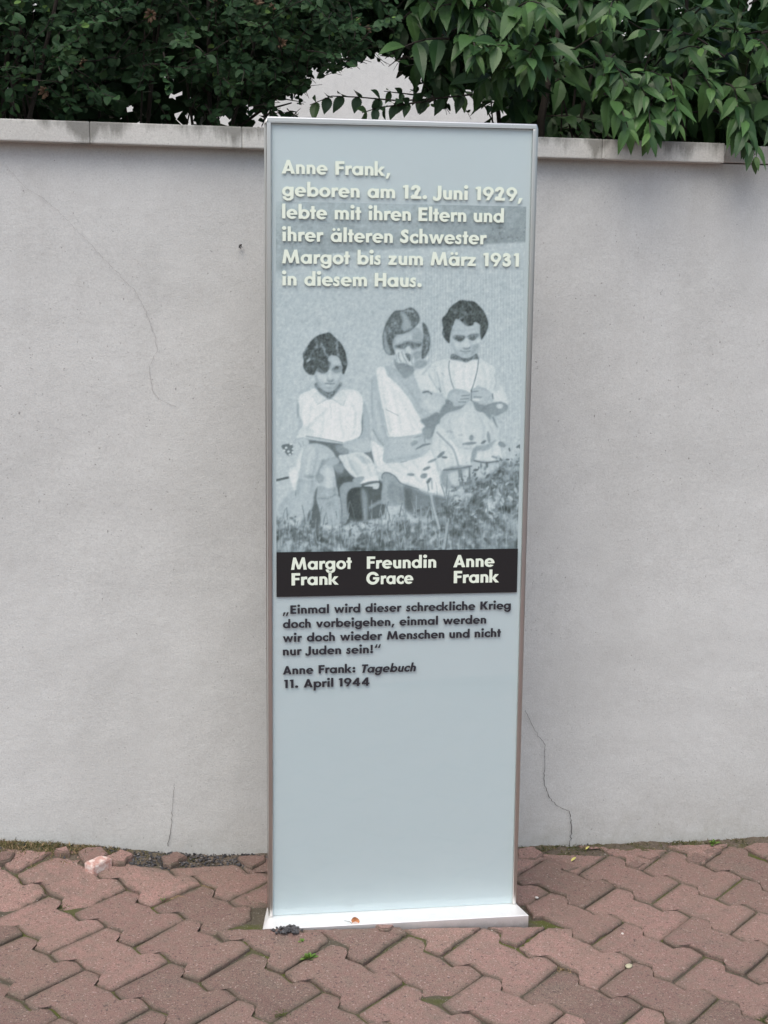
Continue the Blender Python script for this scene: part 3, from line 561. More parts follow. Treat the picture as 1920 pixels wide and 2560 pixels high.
    PG[:] += hair*(pnoise(1.6, .035)+pnoise(0, .02, aniso=(3, 9)))
    PG[:] += pnoise(3.2, .007) + pnoise(1.3, .007)
    SHADE = False
    # ---- weeds: one soft mass with leaves, stalks and gaps
    edge = np.interp(xx, [690, 740, 790, 860, 950, 1060, 1100, 1150, 1200, 1260, 1320], [1280, 1290, 1312, 1318, 1305, 1290, 1262, 1225, 1182, 1142, 1120]) + pnoise(9, 9)
    cov = gblur(np.clip((yy-edge)/26, 0, 1).astype(np.float32), 2.)
    mass = .455 + pnoise(14, .04) + pnoise(6, .085) + pnoise(2.4, .035) + pnoise(0, .03, aniso=(3, 25)) + np.interp(yy, [1200, 1300, 1380], [.01, 0, .04])
    PG[:] = PG*(1-cov*.93)+mass*cov*.93
    for k in range(760):
        x = prng.uniform(690, 1315); e = np.interp(x, [690, 800, 950, 1080, 1150, 1230, 1310], [1278, 1306, 1298, 1262, 1202, 1145, 1115])
        y = e + prng.beta(1.1, 1.3)*(1384-e); r_ = prng.uniform(2., 6) + 5*max(0, (y-1300)/80)*prng.random()
        dot(Z(0, 0, 1), x, y, r_, r_*prng.uniform(.28, .6), prng.choice([.32, .38, .45, .62, .68, .74], p=[.2, .22, .2, .17, .13, .08]), prng.uniform(.9, 2.4), .75, prng.uniform(-1.6, 1.6))
    for k in range(300):
        x = prng.uniform(690, 1315); y = prng.uniform(1290 if x < 1050 else 1220, 1384); l = prng.uniform(12, 48); s_ = prng.uniform(-.3, .3)
        stroke(Z(0, 0, 1), [(x, y), (x+s_*l*.4, y-l*.5), (x+s_*l, y-l)], prng.uniform(1., 2.4), prng.choice([.36, .46, .64, .72]), .7, .7)
    stroke(ZH, [(440, 290), (480, 480), (545, 710)], 5.5, .70, 1); stroke(ZH, [(660, 640), (640, 800), (620, 970)], 4, .30, 1.2); stroke(ZH, [(600, 960), (630, 780), (650, 640)], 7, .66, 1.6)
    stroke(ZH, [(180, 320), (240, 500)], 1.6, .72, .7); stroke(ZH, [(255, 300), (255, 640)], 1.4, .68, .7)
    poly(ZH, [(100, 190), (200, 230), (215, 460), (170, 500), (110, 420)], .37, 4, .85, False); poly(ZH, [(470, 300), (560, 320), (540, 450), (500, 440)], .40, 4, .6)
    for k in range(150):                              # sprigs of leaves in front of the right girl
        x = prng.uniform(1130, 1312); y = prng.uniform(np.interp(x, [1130, 1220, 1312], [1210, 1150, 1095]), 1300); r_ = prng.uniform(3, 8)
        dot(Z(0, 0, 1), x, y, r_, r_*.45, prng.choice([.36, .46, .56, .74]), .8, .85, prng.uniform(-1.5, 1.5))
    # worn frame line and grain
    PG[:] = gblur(PG, .5)
    PG[:] += pnoise(.9, .011)
    PG[:2] -= .06
paint_picture()
def picture_rgb():                                   # grey value -> printed ink colour (linear)
    g = np.clip(PG, 0, 1)
    st = np.array([.2, .32, .5, .68, .78, .9])
    c = np.array([(44, 52, 52), (76, 86, 86), (122, 134, 138), (166, 178, 182), (194, 202, 202), (228, 226, 224)])/255.
    rgb = np.stack([np.interp(g, st, c[:, i]) for i in range(3)], -1)
    return np.where(rgb > .04045, ((rgb+.055)/1.055)**2.4, rgb/12.92).astype(np.float32)

# ------------------------------------------------------------------ a bold geometric alphabet (cap height 1), built from bowls, stems and strokes
XH, ASC = .68, 1.07
def BX(x0, y0, x1, y1): return lambda x, y: np.maximum(np.maximum(x0-x, x-x1), np.maximum(y0-y, y-y1))
def EL(cx, cy, a, b): return lambda x, y: (np.sqrt(((x-cx)/a)**2+((y-cy)/b)**2)-1)*min(a, b)
def CV(*p):                                          # convex outline, either winding
    A = sum(p[i][0]*p[(i+1) % len(p)][1]-p[(i+1) % len(p)][0]*p[i][1] for i in range(len(p)))
    p = p if A > 0 else p[::-1]
    def f(x, y):
        d = np.full(x.shape, -9.)
        for (ax, ay), (bx, by) in zip(p, p[1:]+p[:1]):
            l = math.hypot(bx-ax, by-ay); d = np.maximum(d, ((x-ax)*(by-ay)-(y-ay)*(bx-ax))/l)
        return d
    return f
def PT(pts, w):
    q = spline(pts, 8, False)
    def f(x, y):
        d = np.full(x.shape, 9.)
        for (ax, ay), (bx, by) in zip(q[:-1], q[1:]):
            t = np.clip(((x-ax)*(bx-ax)+(y-ay)*(by-ay))/((bx-ax)**2+(by-ay)**2+1e-12), 0, 1)
            d = np.minimum(d, np.hypot(x-ax-t*(bx-ax), y-ay-t*(by-ay)))
        return d-w/2
    return f
def U(*f): return lambda x, y: np.minimum.reduce([g(x, y) for g in f])
def I(*f): return lambda x, y: np.maximum.reduce([g(x, y) for g in f])
def S(a, *b): return lambda x, y: np.maximum.reduce([a(x, y)]+[-g(x, y) for g in b])
def SHF(f, dx, dy=0): return lambda x, y: f(x-dx, y-dy)
def FX(f, w): return lambda x, y: f(w-x, y)
def ROT(f, w, h): return lambda x, y: f(w-x, h-y)
def ring(cx, cy, a, b, ia, ib): return S(EL(cx, cy, a, b), EL(cx, cy, ia, ib))
BOWL = ring(.38, .34, .38, .36, .155, .18)
A_ = U(BOWL, BX(.575, 0, .8, XH)); D_ = U(BOWL, BX(.575, 0, .8, ASC)); B_ = FX(D_, .8)
ARCH = lambda x0: U(S(I(EL(x0+.33, .40, .30, .30), BX(x0+.1, .40, x0+1, 1)), EL(x0+.30, .40, .10, .125), BX(x0+.2, .2, x0+.40, .401)), BX(x0+.40, 0, x0+.63, .41))
N_ = U(BX(0, 0, .23, XH), ARCH(0))
OB = ring(.395, .34, .395, .365, .16, .185)
S_SP = [(.47, .535), (.36, .60), (.24, .61), (.145, .55), (.13, .475), (.2, .40), (.30, .345), (.375, .27), (.375, .17), (.30, .085), (.18, .07), (.03, .145)]
S_ = I(PT(S_SP, .185), BX(-.02, -.02, .44, .72))
def scl(f, ax, ay): return lambda x, y: f(x/ax, y/ay)*min(ax, ay)
V_ = U(CV((0, XH), (.25, XH), (.50, 0), (.28, 0)), CV((.53, XH), (.78, XH), (.50, 0), (.28, 0)))
AC = U(CV((0, 0), (.26, 0), (.555, 1), (.345, 1)), CV((.64, 0), (.90, 0), (.555, 1), (.345, 1)), BX(.2, .19, .7, .36))
FC = U(BX(0, 0, .25, 1), BX(0, .80, .62, 1), BX(0, .42, .57, .61))
DOTI = EL(.125, .945, .145, .145)
NINE = U(ring(.37, .65, .37, .36, .15, .165), S(CV((.18, .0), (.42, 0), (.74, .60), (.50, .52)), EL(.37, .65, .15, .165)))
G = {
 'A': (AC, .90), 'F': (FC, .62), 'E': (U(FC, BX(0, 0, .62, .20)), .62), 'H': (U(BX(0, 0, .25, 1), BX(.55, 0, .80, 1), BX(.2, .42, .6, .61)), .80),
 'J': (U(BX(.2, .2, .45, 1), I(ring(.12, .2, .33, .32, .08, .12), BX(-.12, -.2, .5, .201))), .45),
 'S': (I(PT([(x*1.22, y*1.42+.02) for x, y in S_SP], .235), BX(-.02, -.02, .55, 1.03)), .58),
 'M': (U(CV((0, 0), (.24, 0), (.37, 1), (.16, 1)), CV((.94, 0), (1.18, 0), (1.02, 1), (.81, 1)), CV((.16, 1), (.37, 1), (.69, .04), (.49, .04)), CV((.81, 1), (1.02, 1), (.69, .04), (.49, .04))), 1.18),
 'G': (U(S(ring(.53, .5, .53, .525, .28, .31), CV((.50, .56), (1.2, .56), (1.2, .74), (.8, .68))), BX(.55, .40, 1.055, .58)), 1.06),
 'K': (U(BX(0, 0, .25, 1), CV((.22, .50), (.50, 1), (.82, 1), (.42, .42)), CV((.22, .56), (.42, .62), (.86, 0), (.55, 0))), .84),
 'T': (U(BX(.21, 0, .46, 1), BX(0, .80, .67, 1)), .67),
 'a': (A_, .80), 'ä': (U(A_, EL(.24, .90, .11, .11), EL(.57, .90, .11, .11)), .80), 'b': (B_, .80), 'd': (D_, .80),
 'c': (S(I(OB, BX(-1, -1, .63, 2)), CV((.40, .34), (.9, .60), (.9, .08))), .63),
 'e': (U(S(OB, CV((.36, .29), (.9, .29), (.9, .10), (.52, .17))), BX(.12, .275, .73, .405)), .79),
 'g': (U(BOWL, BX(.575, -.02, .8, XH), I(ring(.42, -.02, .38, .31, .155, .135), BX(.04, -.5, .85, -.019)), I(ring(.42, -.02, .38, .31, .155, .135), BX(.04, -.5, .3, -.08))), .80),
 'h': (U(N_, BX(0, 0, .23, ASC)), .63), 'i': (U(BX(.01, 0, .24, XH), DOTI), .25), 'k': (U(BX(0, 0, .23, ASC), CV((.2, .33), (.45, XH), (.75, XH), (.38, .28)), CV((.2, .36), (.38, .44), (.78, 0), (.48, 0))), .76),
 'l': (BX(0, 0, .23, ASC), .23), 'm': (U(N_, ARCH(.40)), 1.03), 'n': (N_, .63), 'o': (OB, .79), 'p': (ROT(SHF(D_, 0, 0), .8, XH), .80),
 'r': (U(BX(0, 0, .23, XH), S(I(EL(.36, .36, .30, .345), BX(.1, .40, .47, 1)), EL(.37, .36, .14, .13))), .45), 's': (S_, .46),
 't': (U(BX(.1, 0, .33, .93), BX(0, .50, .43, XH)), .43), 'u': (ROT(N_, .63, XH), .63), 'v': (V_, .78),
 'w': (U(CV((0, XH), (.235, XH), (.42, 0), (.245, 0)), CV((.455, XH), (.665, XH), (.42, 0), (.245, 0)), CV((.455, XH), (.665, XH), (.875, 0), (.70, 0)), CV((.885, XH), (1.12, XH), (.875, 0), (.70, 0))), 1.12),
 'z': (U(BX(.02, .50, .60, XH), BX(0, 0, .61, .18), CV((.0, .10), (.30, .10), (.60, .58), (.30, .58))), .61),
 '1': (U(BX(.13, 0, .37, 1), CV((0, .80), (0, .94), (.2, 1), (.2, .80))), .37),
 '2': (U(S(I(PT([(.10, .66), (.13, .80), (.24, .89), (.40, .88), (.50, .76), (.47, .62), (.37, .47), (.22, .29), (.08, .12)], .235), BX(-.05, .1, .9, 1.03)), BX(-.1, .3, .23, .66)), BX(0, 0, .68, .20), CV((0, .0), (.34, .0), (.50, .40), (.30, .40))), .68),
 '3': (U(I(PT([(.10, .80), (.22, .885), (.37, .87), (.455, .76), (.41, .63), (.28, .565)], .225), BX(.06, .45, .8, 1.03)), I(PT([(.26, .53), (.42, .47), (.495, .34), (.46, .19), (.34, .11), (.19, .12), (.07, .21)], .235), BX(.02, -.02, .8, .7))), .62),
 '4': (U(BX(.42, 0, .65, 1), BX(0, .20, .76, .37), CV((0, .26), (.0, .37), (.42, 1), (.60, 1), (.27, .33))), .76),
 '9': (NINE, .74), '.': (EL(.15, .14, .15, .15), .30), ':': (U(EL(.15, .14, .15, .15), EL(.15, .54, .15, .15)), .30),
 ',': (CV((0, -.20), (.15, -.20), (.34, .22), (.10, .22)), .32), '!': (U(CV((.04, 1.0), (.28, 1.0), (.25, .33), (.07, .33)), EL(.16, .14, .15, .15)), .32),
 '„': (U(CV((0, -.24), (.13, -.24), (.31, .2), (.10, .2)), CV((.33, -.24), (.46, -.24), (.64, .2), (.43, .2))), .64),
 '“': (U(CV((0, .62), (.21, .62), (.31, 1.06), (.18, 1.06)), CV((.33, .62), (.54, .62), (.64, 1.06), (.51, 1.06))), .64),
}
def contours(f, w, n=.0125):                         # closed outlines of f < 0 by marching squares
    xs = np.arange(-.22, w+.24, n); ys = np.arange(-.42, 1.16, n); X, Y = np.meshgrid(xs, ys)
    v = f(X, Y); v = np.where(np.abs(v) < 1e-7, 1e-7, v); nxt = {}
    def edge(j, i, h):                               # point on a grid edge
        a = v[j, i]; b = v[j, i+1] if h else v[j+1, i]; t = a/(a-b)
        return (xs[i]+t*n, ys[j]) if h else (xs[i], ys[j]+t*n)
    neg = v < 0; c = neg[:-1, :-1]*1+neg[:-1, 1:]*2+neg[1:, 1:]*4+neg[1:, :-1]*8
    seg = {1: ('lb',), 2: ('br',), 3: ('lr',), 4: ('rt',), 5: ('lt', 'rb'), 6: ('bt',), 7: ('lt',), 8: ('tl',), 9: ('tb',), 10: ('bl', 'tr'), 11: ('tr',), 12: ('rl',), 13: ('rb',), 14: ('bl',)}
    pos = {}
    for j, i in zip(*np.nonzero((c > 0) & (c < 15))):
        key = {'b': (j, i, 1), 't': (j+1, i, 1), 'l': (j, i, 0), 'r': (j, i+1, 0)}
        for s in seg[int(c[j, i])]:
            a, b = key[s[0]], key[s[1]]; nxt[a] = b
            for k in (a, b):
                if k not in pos: pos[k] = edge(*k)
    loops = []
    while nxt:
        k0 = next(iter(nxt)); k = k0; lp = []
        while k in nxt: lp.append(pos[k]); k = nxt.pop(k)
        if len(lp) > 8: loops.append(np.array(lp))
    return loops
def thin(lp, tol=.0035):                             # drop points that lie on a straight run
    keep = [0]; i = 0; N = len(lp)
    while i < N-1:
        j = i+2; best = i+1
        while j < min(i+60, N):
            a, b = lp[i], lp[j]; L = np.hypot(*(b-a))+1e-9
            d = np.abs((lp[i+1:j, 0]-a[0])*(b[1]-a[1])-(lp[i+1:j, 1]-a[1])*(b[0]-a[0]))/L
            if d.max() > tol: break
            best = j; j += 1
        keep.append(best); i = best
    return lp[keep[:-1]] if keep[-1] == N-1 and np.hypot(*(lp[-1]-lp[0])) < .02 else lp[keep]
GL = {}
def glyph(ch):
    if ch not in GL:
        f, w = G[ch]; GL[ch] = ([thin(l) for l in contours(f, w)], w)
    return GL[ch]
ROUND_L, ROUND_R = set('acdegoGSsä9'), set('boepc9')
def line_loops(text, gap=.115, space=.52, slant=0.):
    x = 0.; out = []
    for i, ch in enumerate(text):
        if ch == ' ': x += space; continue
        lp, w = glyph(ch); nk = .95 if ch.islower() and ch not in 'il' else 1.; w = w*nk
        if i and text[i-1] != ' ':
            g = gap - (.045 if ch in ROUND_L else 0) - (.045 if text[i-1] in ROUND_R else 0) - (.05 if ch in 'vwtAzTk' else 0) - (.05 if text[i-1] in 'vwtrFTAkK' else 0)
            if ch in ',.' : g -= .02
            if ch == '1' or text[i-1] == '1': g += .045
            if ch.isdigit(): g += .02
            if text[i-1] in '„' or ch in '“': g += .02
            x += g
        for l in lp: out.append(np.stack([l[:, 0]*nk+x+slant*l[:, 1], l[:, 1]], 1))
        x += w
    return out, x
def solid_text(name, lines, mat, parent, y, depth, font='FRONT'):
    # lines: (loops, x, z, sx, sz) -> one solid mesh of letters standing off the plate
    cu = bpy.data.curves.new(name, 'CURVE'); cu.dimensions = '2D'; cu.fill_mode = 'BOTH'; cu.extrude = depth/2; cu.resolution_u = 1
    for loops, x0, z0, sx, sz in lines:
        for l in loops:
            s = cu.splines.new('POLY'); s.points.add(len(l)-1); s.use_cyclic_u = True
            s.points.foreach_set('co', np.stack([x0+l[:, 0]*sx, z0+l[:, 1]*sz, 0*l[:, 0], 0*l[:, 0]+1], 1).astype(np.float32).ravel())
    t = bpy.data.objects.new('tmp', cu); COL.objects.link(t)
    me = bpy.data.meshes.new_from_object(t.evaluated_get(bpy.context.evaluated_depsgraph_get()))
    bpy.data.objects.remove(t); me.name = name
    co = np.empty(len(me.vertices)*3, np.float32); me.vertices.foreach_get('co', co); co = co.reshape(-1, 3)
    co = np.stack([co[:, 0], y-co[:, 2], co[:, 1]], 1); me.vertices.foreach_set('co', co.ravel())
    me.materials.clear(); me.materials.append(mat); me.update()
    o = bpy.data.objects.new(name, me); COL.objects.link(o); o.parent = parent
    return o

# ------------------------------------------------------------------ base ground
def ground_grid(name, x0, x1, y0, y1, st, mat, dz, fz=None):
    xs = np.arange(x0, x1+st/2, st); ys = np.arange(y0, y1+st/2, st); V = []; F = []
    for y in ys:
        for x in xs: V.append((x, y, gz(x, y)+dz+(fz(x, y) if fz else 0)))
    n = len(xs)
    for j in range(len(ys)-1):
        for i in range(n-1): F.append((j*n+i, j*n+i+1, (j+1)*n+i+1, (j+1)*n+i))
    return mesh_obj(name, V, F, mat, smooth=True)
m_far = Mat('distant_paving')
br = m_far.n.new('ShaderNodeTexBrick'); br.inputs['Scale'].default_value = 5; m_far.l.new(m_far.coord(), br.inputs['Vector'])
for i, c in enumerate(((.2, .1, .085, 1), (.26, .13, .11, 1), (.05, .045, .035, 1))): br.inputs[i+1].default_value = c
br.inputs['Mortar Size'].default_value = .012
m_far.base(br.outputs[0]); m_far.set(Roughness=.9); m_far = m_far.m
m_road = Mat('asphalt'); m_road.base(m_road.mix(m_road.noise(200, 4, .7), (.04, .04, .042, 1), (.075, .073, .07, 1))); m_road.set(Roughness=.9)
m_road.bump(m_road.noise(300, 3, .7), .5, .004); m_road = m_road.m
tag(ground_grid('ground', -2.9, 3.1, .5, 4.1, .06, m_joint, -.0055, lambda x, y: .0015*math.sin(37*x+5*y)*math.sin(31*y)), kind='structure')
far = mesh_obj('pavement', [(-40, -2.2, -.2), (40, -2.2, -.2), (40, .55, -.16), (-40, .55, -.16)], [(0, 1, 2, 3)], m_far); far.location.z = 0
for v in far.data.vertices: v.co.z = gz(v.co.x, v.co.y)-.02
tag(far, kind='structure')
tag(mesh_obj('road', [(-90, -90, -.62), (90, -90, -.62), (90, -2.2, -.45), (-90, -2.2, -.45)], [(0, 1, 2, 3)], m_road), kind='structure')
tag(mesh_obj('garden_ground', [wall_pt(-60, .1, 1.1), wall_pt(60, .1, 1.1), wall_pt(60, 60, 1.1), wall_pt(-60, 60, 1.1)], [(0, 1, 2, 3)], m_soil), kind='structure')

# ------------------------------------------------------------------ paving of interlocking red blocks
LOX, LOY, LTH, PIT, FL, PER = -.69598, 2.6865, -.67366, .14263, .15884, .202
LV = np.array([math.cos(LTH), math.sin(LTH)]); LU = np.array([-LV[1], LV[0]])
GAP = .0024; WA = .0165
def block_outline():                                 # (t along, s across), joint already taken off
    left = [(0.004, .007), (0, .012)]
    q = WA+GAP; L = [(GAP, GAP+.004), (GAP+.004, GAP), (.030, GAP-.006), (.039, GAP-.0065), (.044, GAP-.004), (.0565, q+.0045), (.0615, q+.0068), (.070, q+.0062), (.101, q), (.132, q+.0062), (.1405, q+.0068), (.1455, q+.0045), (.158, GAP-.004), (.163, GAP-.0065), (.172, GAP-.006), (PER-GAP-.004, GAP), (PER-GAP, GAP+.004)]
    return np.array(L + [(t, FL-s) for t, s in L[::-1]])
OUTL = block_outline()
def clip(poly_, p, n):                               # keep the side n points to
    out = []
    for a, b in zip(poly_, np.roll(poly_, -1, 0)):
        da, db = (a-p) @ n, (b-p) @ n
        if da >= 0: out.append(a)
        if (da >= 0) != (db >= 0): out.append(a+(b-a)*da/(da-db))
    return np.array(out)
def area(p): return .5*abs(np.sum(p[:, 0]*np.roll(p[:, 1], -1)-p[:, 1]*np.roll(p[:, 0], -1)))
def inset(p, d):
    if np.sum(p[:, 0]*np.roll(p[:, 1], -1)-p[:, 1]*np.roll(p[:, 0], -1)) < 0: p = p[::-1]
    e0 = p-np.roll(p, 1, 0); e1 = np.roll(p, -1, 0)-p
    n0 = np.stack([-e0[:, 1], e0[:, 0]], 1)/(np.linalg.norm(e0, axis=1)[:, None]+1e-9); n1 = np.stack([-e1[:, 1], e1[:, 0]], 1)/(np.linalg.norm(e1, axis=1)[:, None]+1e-9)
    m = n0+n1; k = np.maximum((m*n0).sum(1), .45)
    return p, p+m/k[:, None]*d
PV, PF, PT_, PR = [], [], [], []
def put_block(p, tone, dz=0., tilt=(0, 0), h=.03, wob=0., bev=.0034):
    if len(p) < 3: return
    if wob:                                          # broken edges are rough
        q = []
        for a, b in zip(p, np.roll(p, -1, 0)):
            n = max(1, int(np.hypot(*(b-a))/.011))
            for k in range(n): q.append(a+(b-a)*k/n + (rng.normal(0, wob, 2) if True else 0))
        p = np.array(q)
    c = p.mean(0); p, q1 = inset(p, bev*.45); _, q2 = inset(p, bev*1.25); q3 = c+(p-c)*.86
    sol = np.linalg.lstsq(np.c_[p-c, np.ones(len(p))], np.array([gz(*a) for a in p]), rcond=None)[0]
    z0 = sol[2]+dz; gx, gy = sol[0]+tilt[0], sol[1]+tilt[1]
    Zf = lambda a: z0+(a-c) @ np.array([gx, gy])
    n = len(p); b = len(PV)
    for ring_, dzz, rim in ((p, -h, 1.), (p, -bev, 1.), (q1, -bev*.28, 1.), (q2, 0, .7), (q3, .0004, 0.)):
        for a in ring_:
            PV.append((a[0], a[1], Zf(a)+dzz)); PR.append(rim); PT_.append(tone)
    for r in range(4):
        for k in range(n): PF.append((b+r*n+k, b+r*n+(k+1) % n, b+(r+1)*n+(k+1) % n, b+(r+1)*n+k))
    PF.append(tuple(b+4*n+k for k in range(n)))
wxy, wnxy = np.array(WO[:2]), np.array(WN[:2]); wx2 = np.array(WX[:2])
dxy, dnxy, sxy = np.array(DX[:2]), np.array(DN[:2]), np.array(SO[:2])
PLF, PLS, PLB = .045, .0165, .02                       # how far the foot plate reaches beyond the stele
def make_paving():
    for c in range(-30, 40):
        for r in range(-30, 40):
            off = np.array([LOX, LOY]) + c*PIT*LU + ((r+.5*c)*PER)*LV
            p = off + OUTL[:, :1]*LV + OUTL[:, 1:]*LU
            m = p.mean(0)
            if not (-2.8 < m[0] < 3.0 and .62 < m[1] < 4.2): continue
            s = (m-wxy) @ wx2
            edge_ = (.062 if -1.0 < s < -.6 else .03) + .01*math.sin(s*13)    # distance the row of whole blocks keeps from the wall
            d = (p-wxy) @ wnxy
            if d.min() > -edge_-.02: continue
            wob = 0.
            if d.max() > -edge_:
                a0 = area(p); p2 = clip(p, wxy+wx2*s-wnxy*(edge_+rng.uniform(-.008, .012)), -(wnxy+wx2*rng.uniform(-.3, .3)))
                if len(p2) < 3 or area(p2) < .16*a0: continue
                p = p2; wob = .0014
            # cut round the foot plate
            lx = (p-sxy) @ dxy; ly = (p-sxy) @ dnxy
            cx0, cx1, cy0, cy1 = -PLS-.02, SW+PLS+.026, -PLF-.004, SD+PLB+.02
            if lx.max() > cx0 and lx.min() < cx1 and ly.max() > cy0 and ly.min() < cy1:
                opts = [clip(p, sxy+dnxy*cy0, -dnxy), clip(p, sxy+dnxy*cy1, dnxy), clip(p, sxy+dxy*cx0, -dxy), clip(p, sxy+dxy*cx1, dxy)]
                opts = [o for o in opts if len(o) > 2 and area(o) > .0012]
                if not opts: continue
                p = max(opts, key=area); wob = .0012
            put_block(p, float(np.clip(rng.normal(.5, .28), 0, 1)), rng.normal(0, .0016), rng.normal(0, .007, 2), wob=wob)
make_paving()
pav = mesh_obj('pavement', PV, PF, m_paver)
def float_attr(o, name, vals):
    a = o.data.attributes.new(name, 'FLOAT', 'POINT'); a.data.foreach_set('value', np.asarray(vals, np.float32))
float_attr(pav, 'tone', PT_); float_attr(pav, 'rim', PR); tag(pav, kind='structure')

def verge_z(s, b):
    p = wall_pt(s, b, 0); k = max(0., min(1., (b+.125)/.12)); k = k*k*(3-2*k)
    return gz(p.x, p.y)-.012+k*.011

def on_verge(px, py):                               # photo pixel -> the soil strip or the paving, whichever is met first
    d = ray(px, py); t = 2.0
    while t < 4.5:
        X = CAM+d*t; b = (X-WO).dot(WN); s_ = (X-WO).dot(WX); z = gz(X.x, X.y)
        if b > -.125: z = max(z, verge_z(s_, min(b, 0)))
        if X.z <= z: break
        t += .001
    return X, z
# broken pieces of block lying in the gap between paving and wall
def piece(px_pts, label, tone, dz, mat=None, h=.035, wob=.0016, name='broken_paver', group='broken paver pieces along the wall foot', bev=.004):
    global PV, PF, PT_, PR
    PV, PF, PT_, PR = [], [], [], []
    hits = [on_verge(x, y) for x, y in px_pts]
    g = np.array([list(X[:2]) for X, z in hits]); c = g.mean(0)
    lift = float(np.mean([z-gz(X.x, X.y) for X, z in hits]))
    A = np.c_[g-c, np.ones(len(g))]; sol = np.linalg.lstsq(A, np.array([z-gz(X.x, X.y) for X, z in hits]), rcond=None)[0]
    put_block(g, tone, lift+dz+.004, np.clip(sol[:2], -.5, .5)*.8+rng.normal(0, .02, 2), h, wob, bev)
    c = np.array(PV).mean(0); c[2] = max(v[2] for v in PV)-h
    o = mesh_obj(name, np.array(PV)-c, PF, mat or m_paver); o.location = c
    float_attr(o, 'tone', PT_); float_attr(o, 'rim', PR)
    return tag(o, label, 'broken paver', group)
kF = lambda *p: [(x*.3014, 2060+y*.3014) for x, y in p]
kE = lambda *p: [(1420+x*.3014, 2060+y*.3014) for x, y in p]
k7 = lambda *p: [(x*.4219, 2060+y*.4219) for x, y in p]
k8 = lambda *p: [(1220+x*.4219, 2060+y*.4219) for x, y in p]
piece(kF((640, 240), (735, 214), (835, 217), (895, 262), (850, 312), (715, 370), (685, 315)), 'large red broken paver piece against the wall, above the pale brick chip', .45, .004)
piece(kF((860, 310), (1000, 240), (1110, 275), (1030, 350), (935, 345)), 'pinkish broken paver piece right beside the pale brick chip', .9, .006)
piece(kF((1335, 285), (1480, 245), (1550, 290), (1420, 365), (1360, 345)), 'mossy brown broken paver piece lying alone in the dark gravel', .2, .003)
piece(kF((-60, 280), (60, 245), (135, 262), (95, 310), (-50, 350)), 'greenish weathered paver piece at the left end of the footway by dry moss', .05, .004)
piece(kF((450, 248), (560, 225), (572, 262), (500, 268)), 'small orange red brick splinter between dry moss and the large red piece', 1., .008, h=.02)
piece(k7((1405, 205), (1575, 198), (1570, 235), (1500, 275), (1440, 245)), 'dark broken paver piece between the wall and the left edge of the stele', .3, .003)
piece(k7((1455, 440), (1590, 385), (1592, 485), (1500, 475)), 'red paver corner wedged left of the stele next to the foot plate gap', .6, .0)
piece(k8((176, 160), (265, 150), (330, 190), (290, 222), (178, 215)), 'tan broken paver piece at the wall just right of the stele', .8, .003)
piece(kE((560, 262), (740, 242), (765, 265), (690, 302), (605, 285)), 'pale red paver sliver in the soil strip, left one of the mossy right row', .7, -.002)
piece(kE((965, 290), (1060, 240), (1185, 295), (1090, 335), (1000, 320)), 'grey brown paver piece bedded in the soil strip right of the wall crack', .1, -.001)
piece(kE((1095, 222), (1220, 202), (1292, 226), (1170, 272)), 'flat mossy paver piece below the yellow green seedling', .15, -.002)
piece(kE((1460, 200), (1560, 160), (1700, 172), (1700, 280), (1605, 275)), 'worn paver piece at the right end of the soil strip', .5, .0)
piece(kE((480, 345), (560, 302), (642, 330), (580, 372)), 'small dark paver piece between two cut paving blocks near the wall', .2, -.002)
piece(k8((240, 165+15), (420, 205), (540, 262), (480, 285), (350, 230)), 'mossy thin paver strip in front of the wall crack', .25, -.004)
piece([(x, y) for x, y in ((938, 2320), (962, 2314), (985, 2321), (975, 2331), (945, 2330))], 'small pink paver splinter at the front edge of the foot plate', .95, .004, h=.02)
m_chip = Mat('limy_brick'); m_chip.base(m_chip.mix(m_chip.ramp(m_chip.noise(60, 4, .7), [(.4, W4[0]), (.6, W4[1])]), (.42, .24, .2, 1), (.62, .55, .5, 1))); m_chip.set(Roughness=.9); m_chip = m_chip.m
o = piece(kF((700, 385), (840, 326), (925, 348), (780, 425)), 'pale lime covered brick chip standing proud of the red pavers', .9, .016, m_chip, .026, .0008, 'brick_chip', None, .003); o['category'] = 'brick'

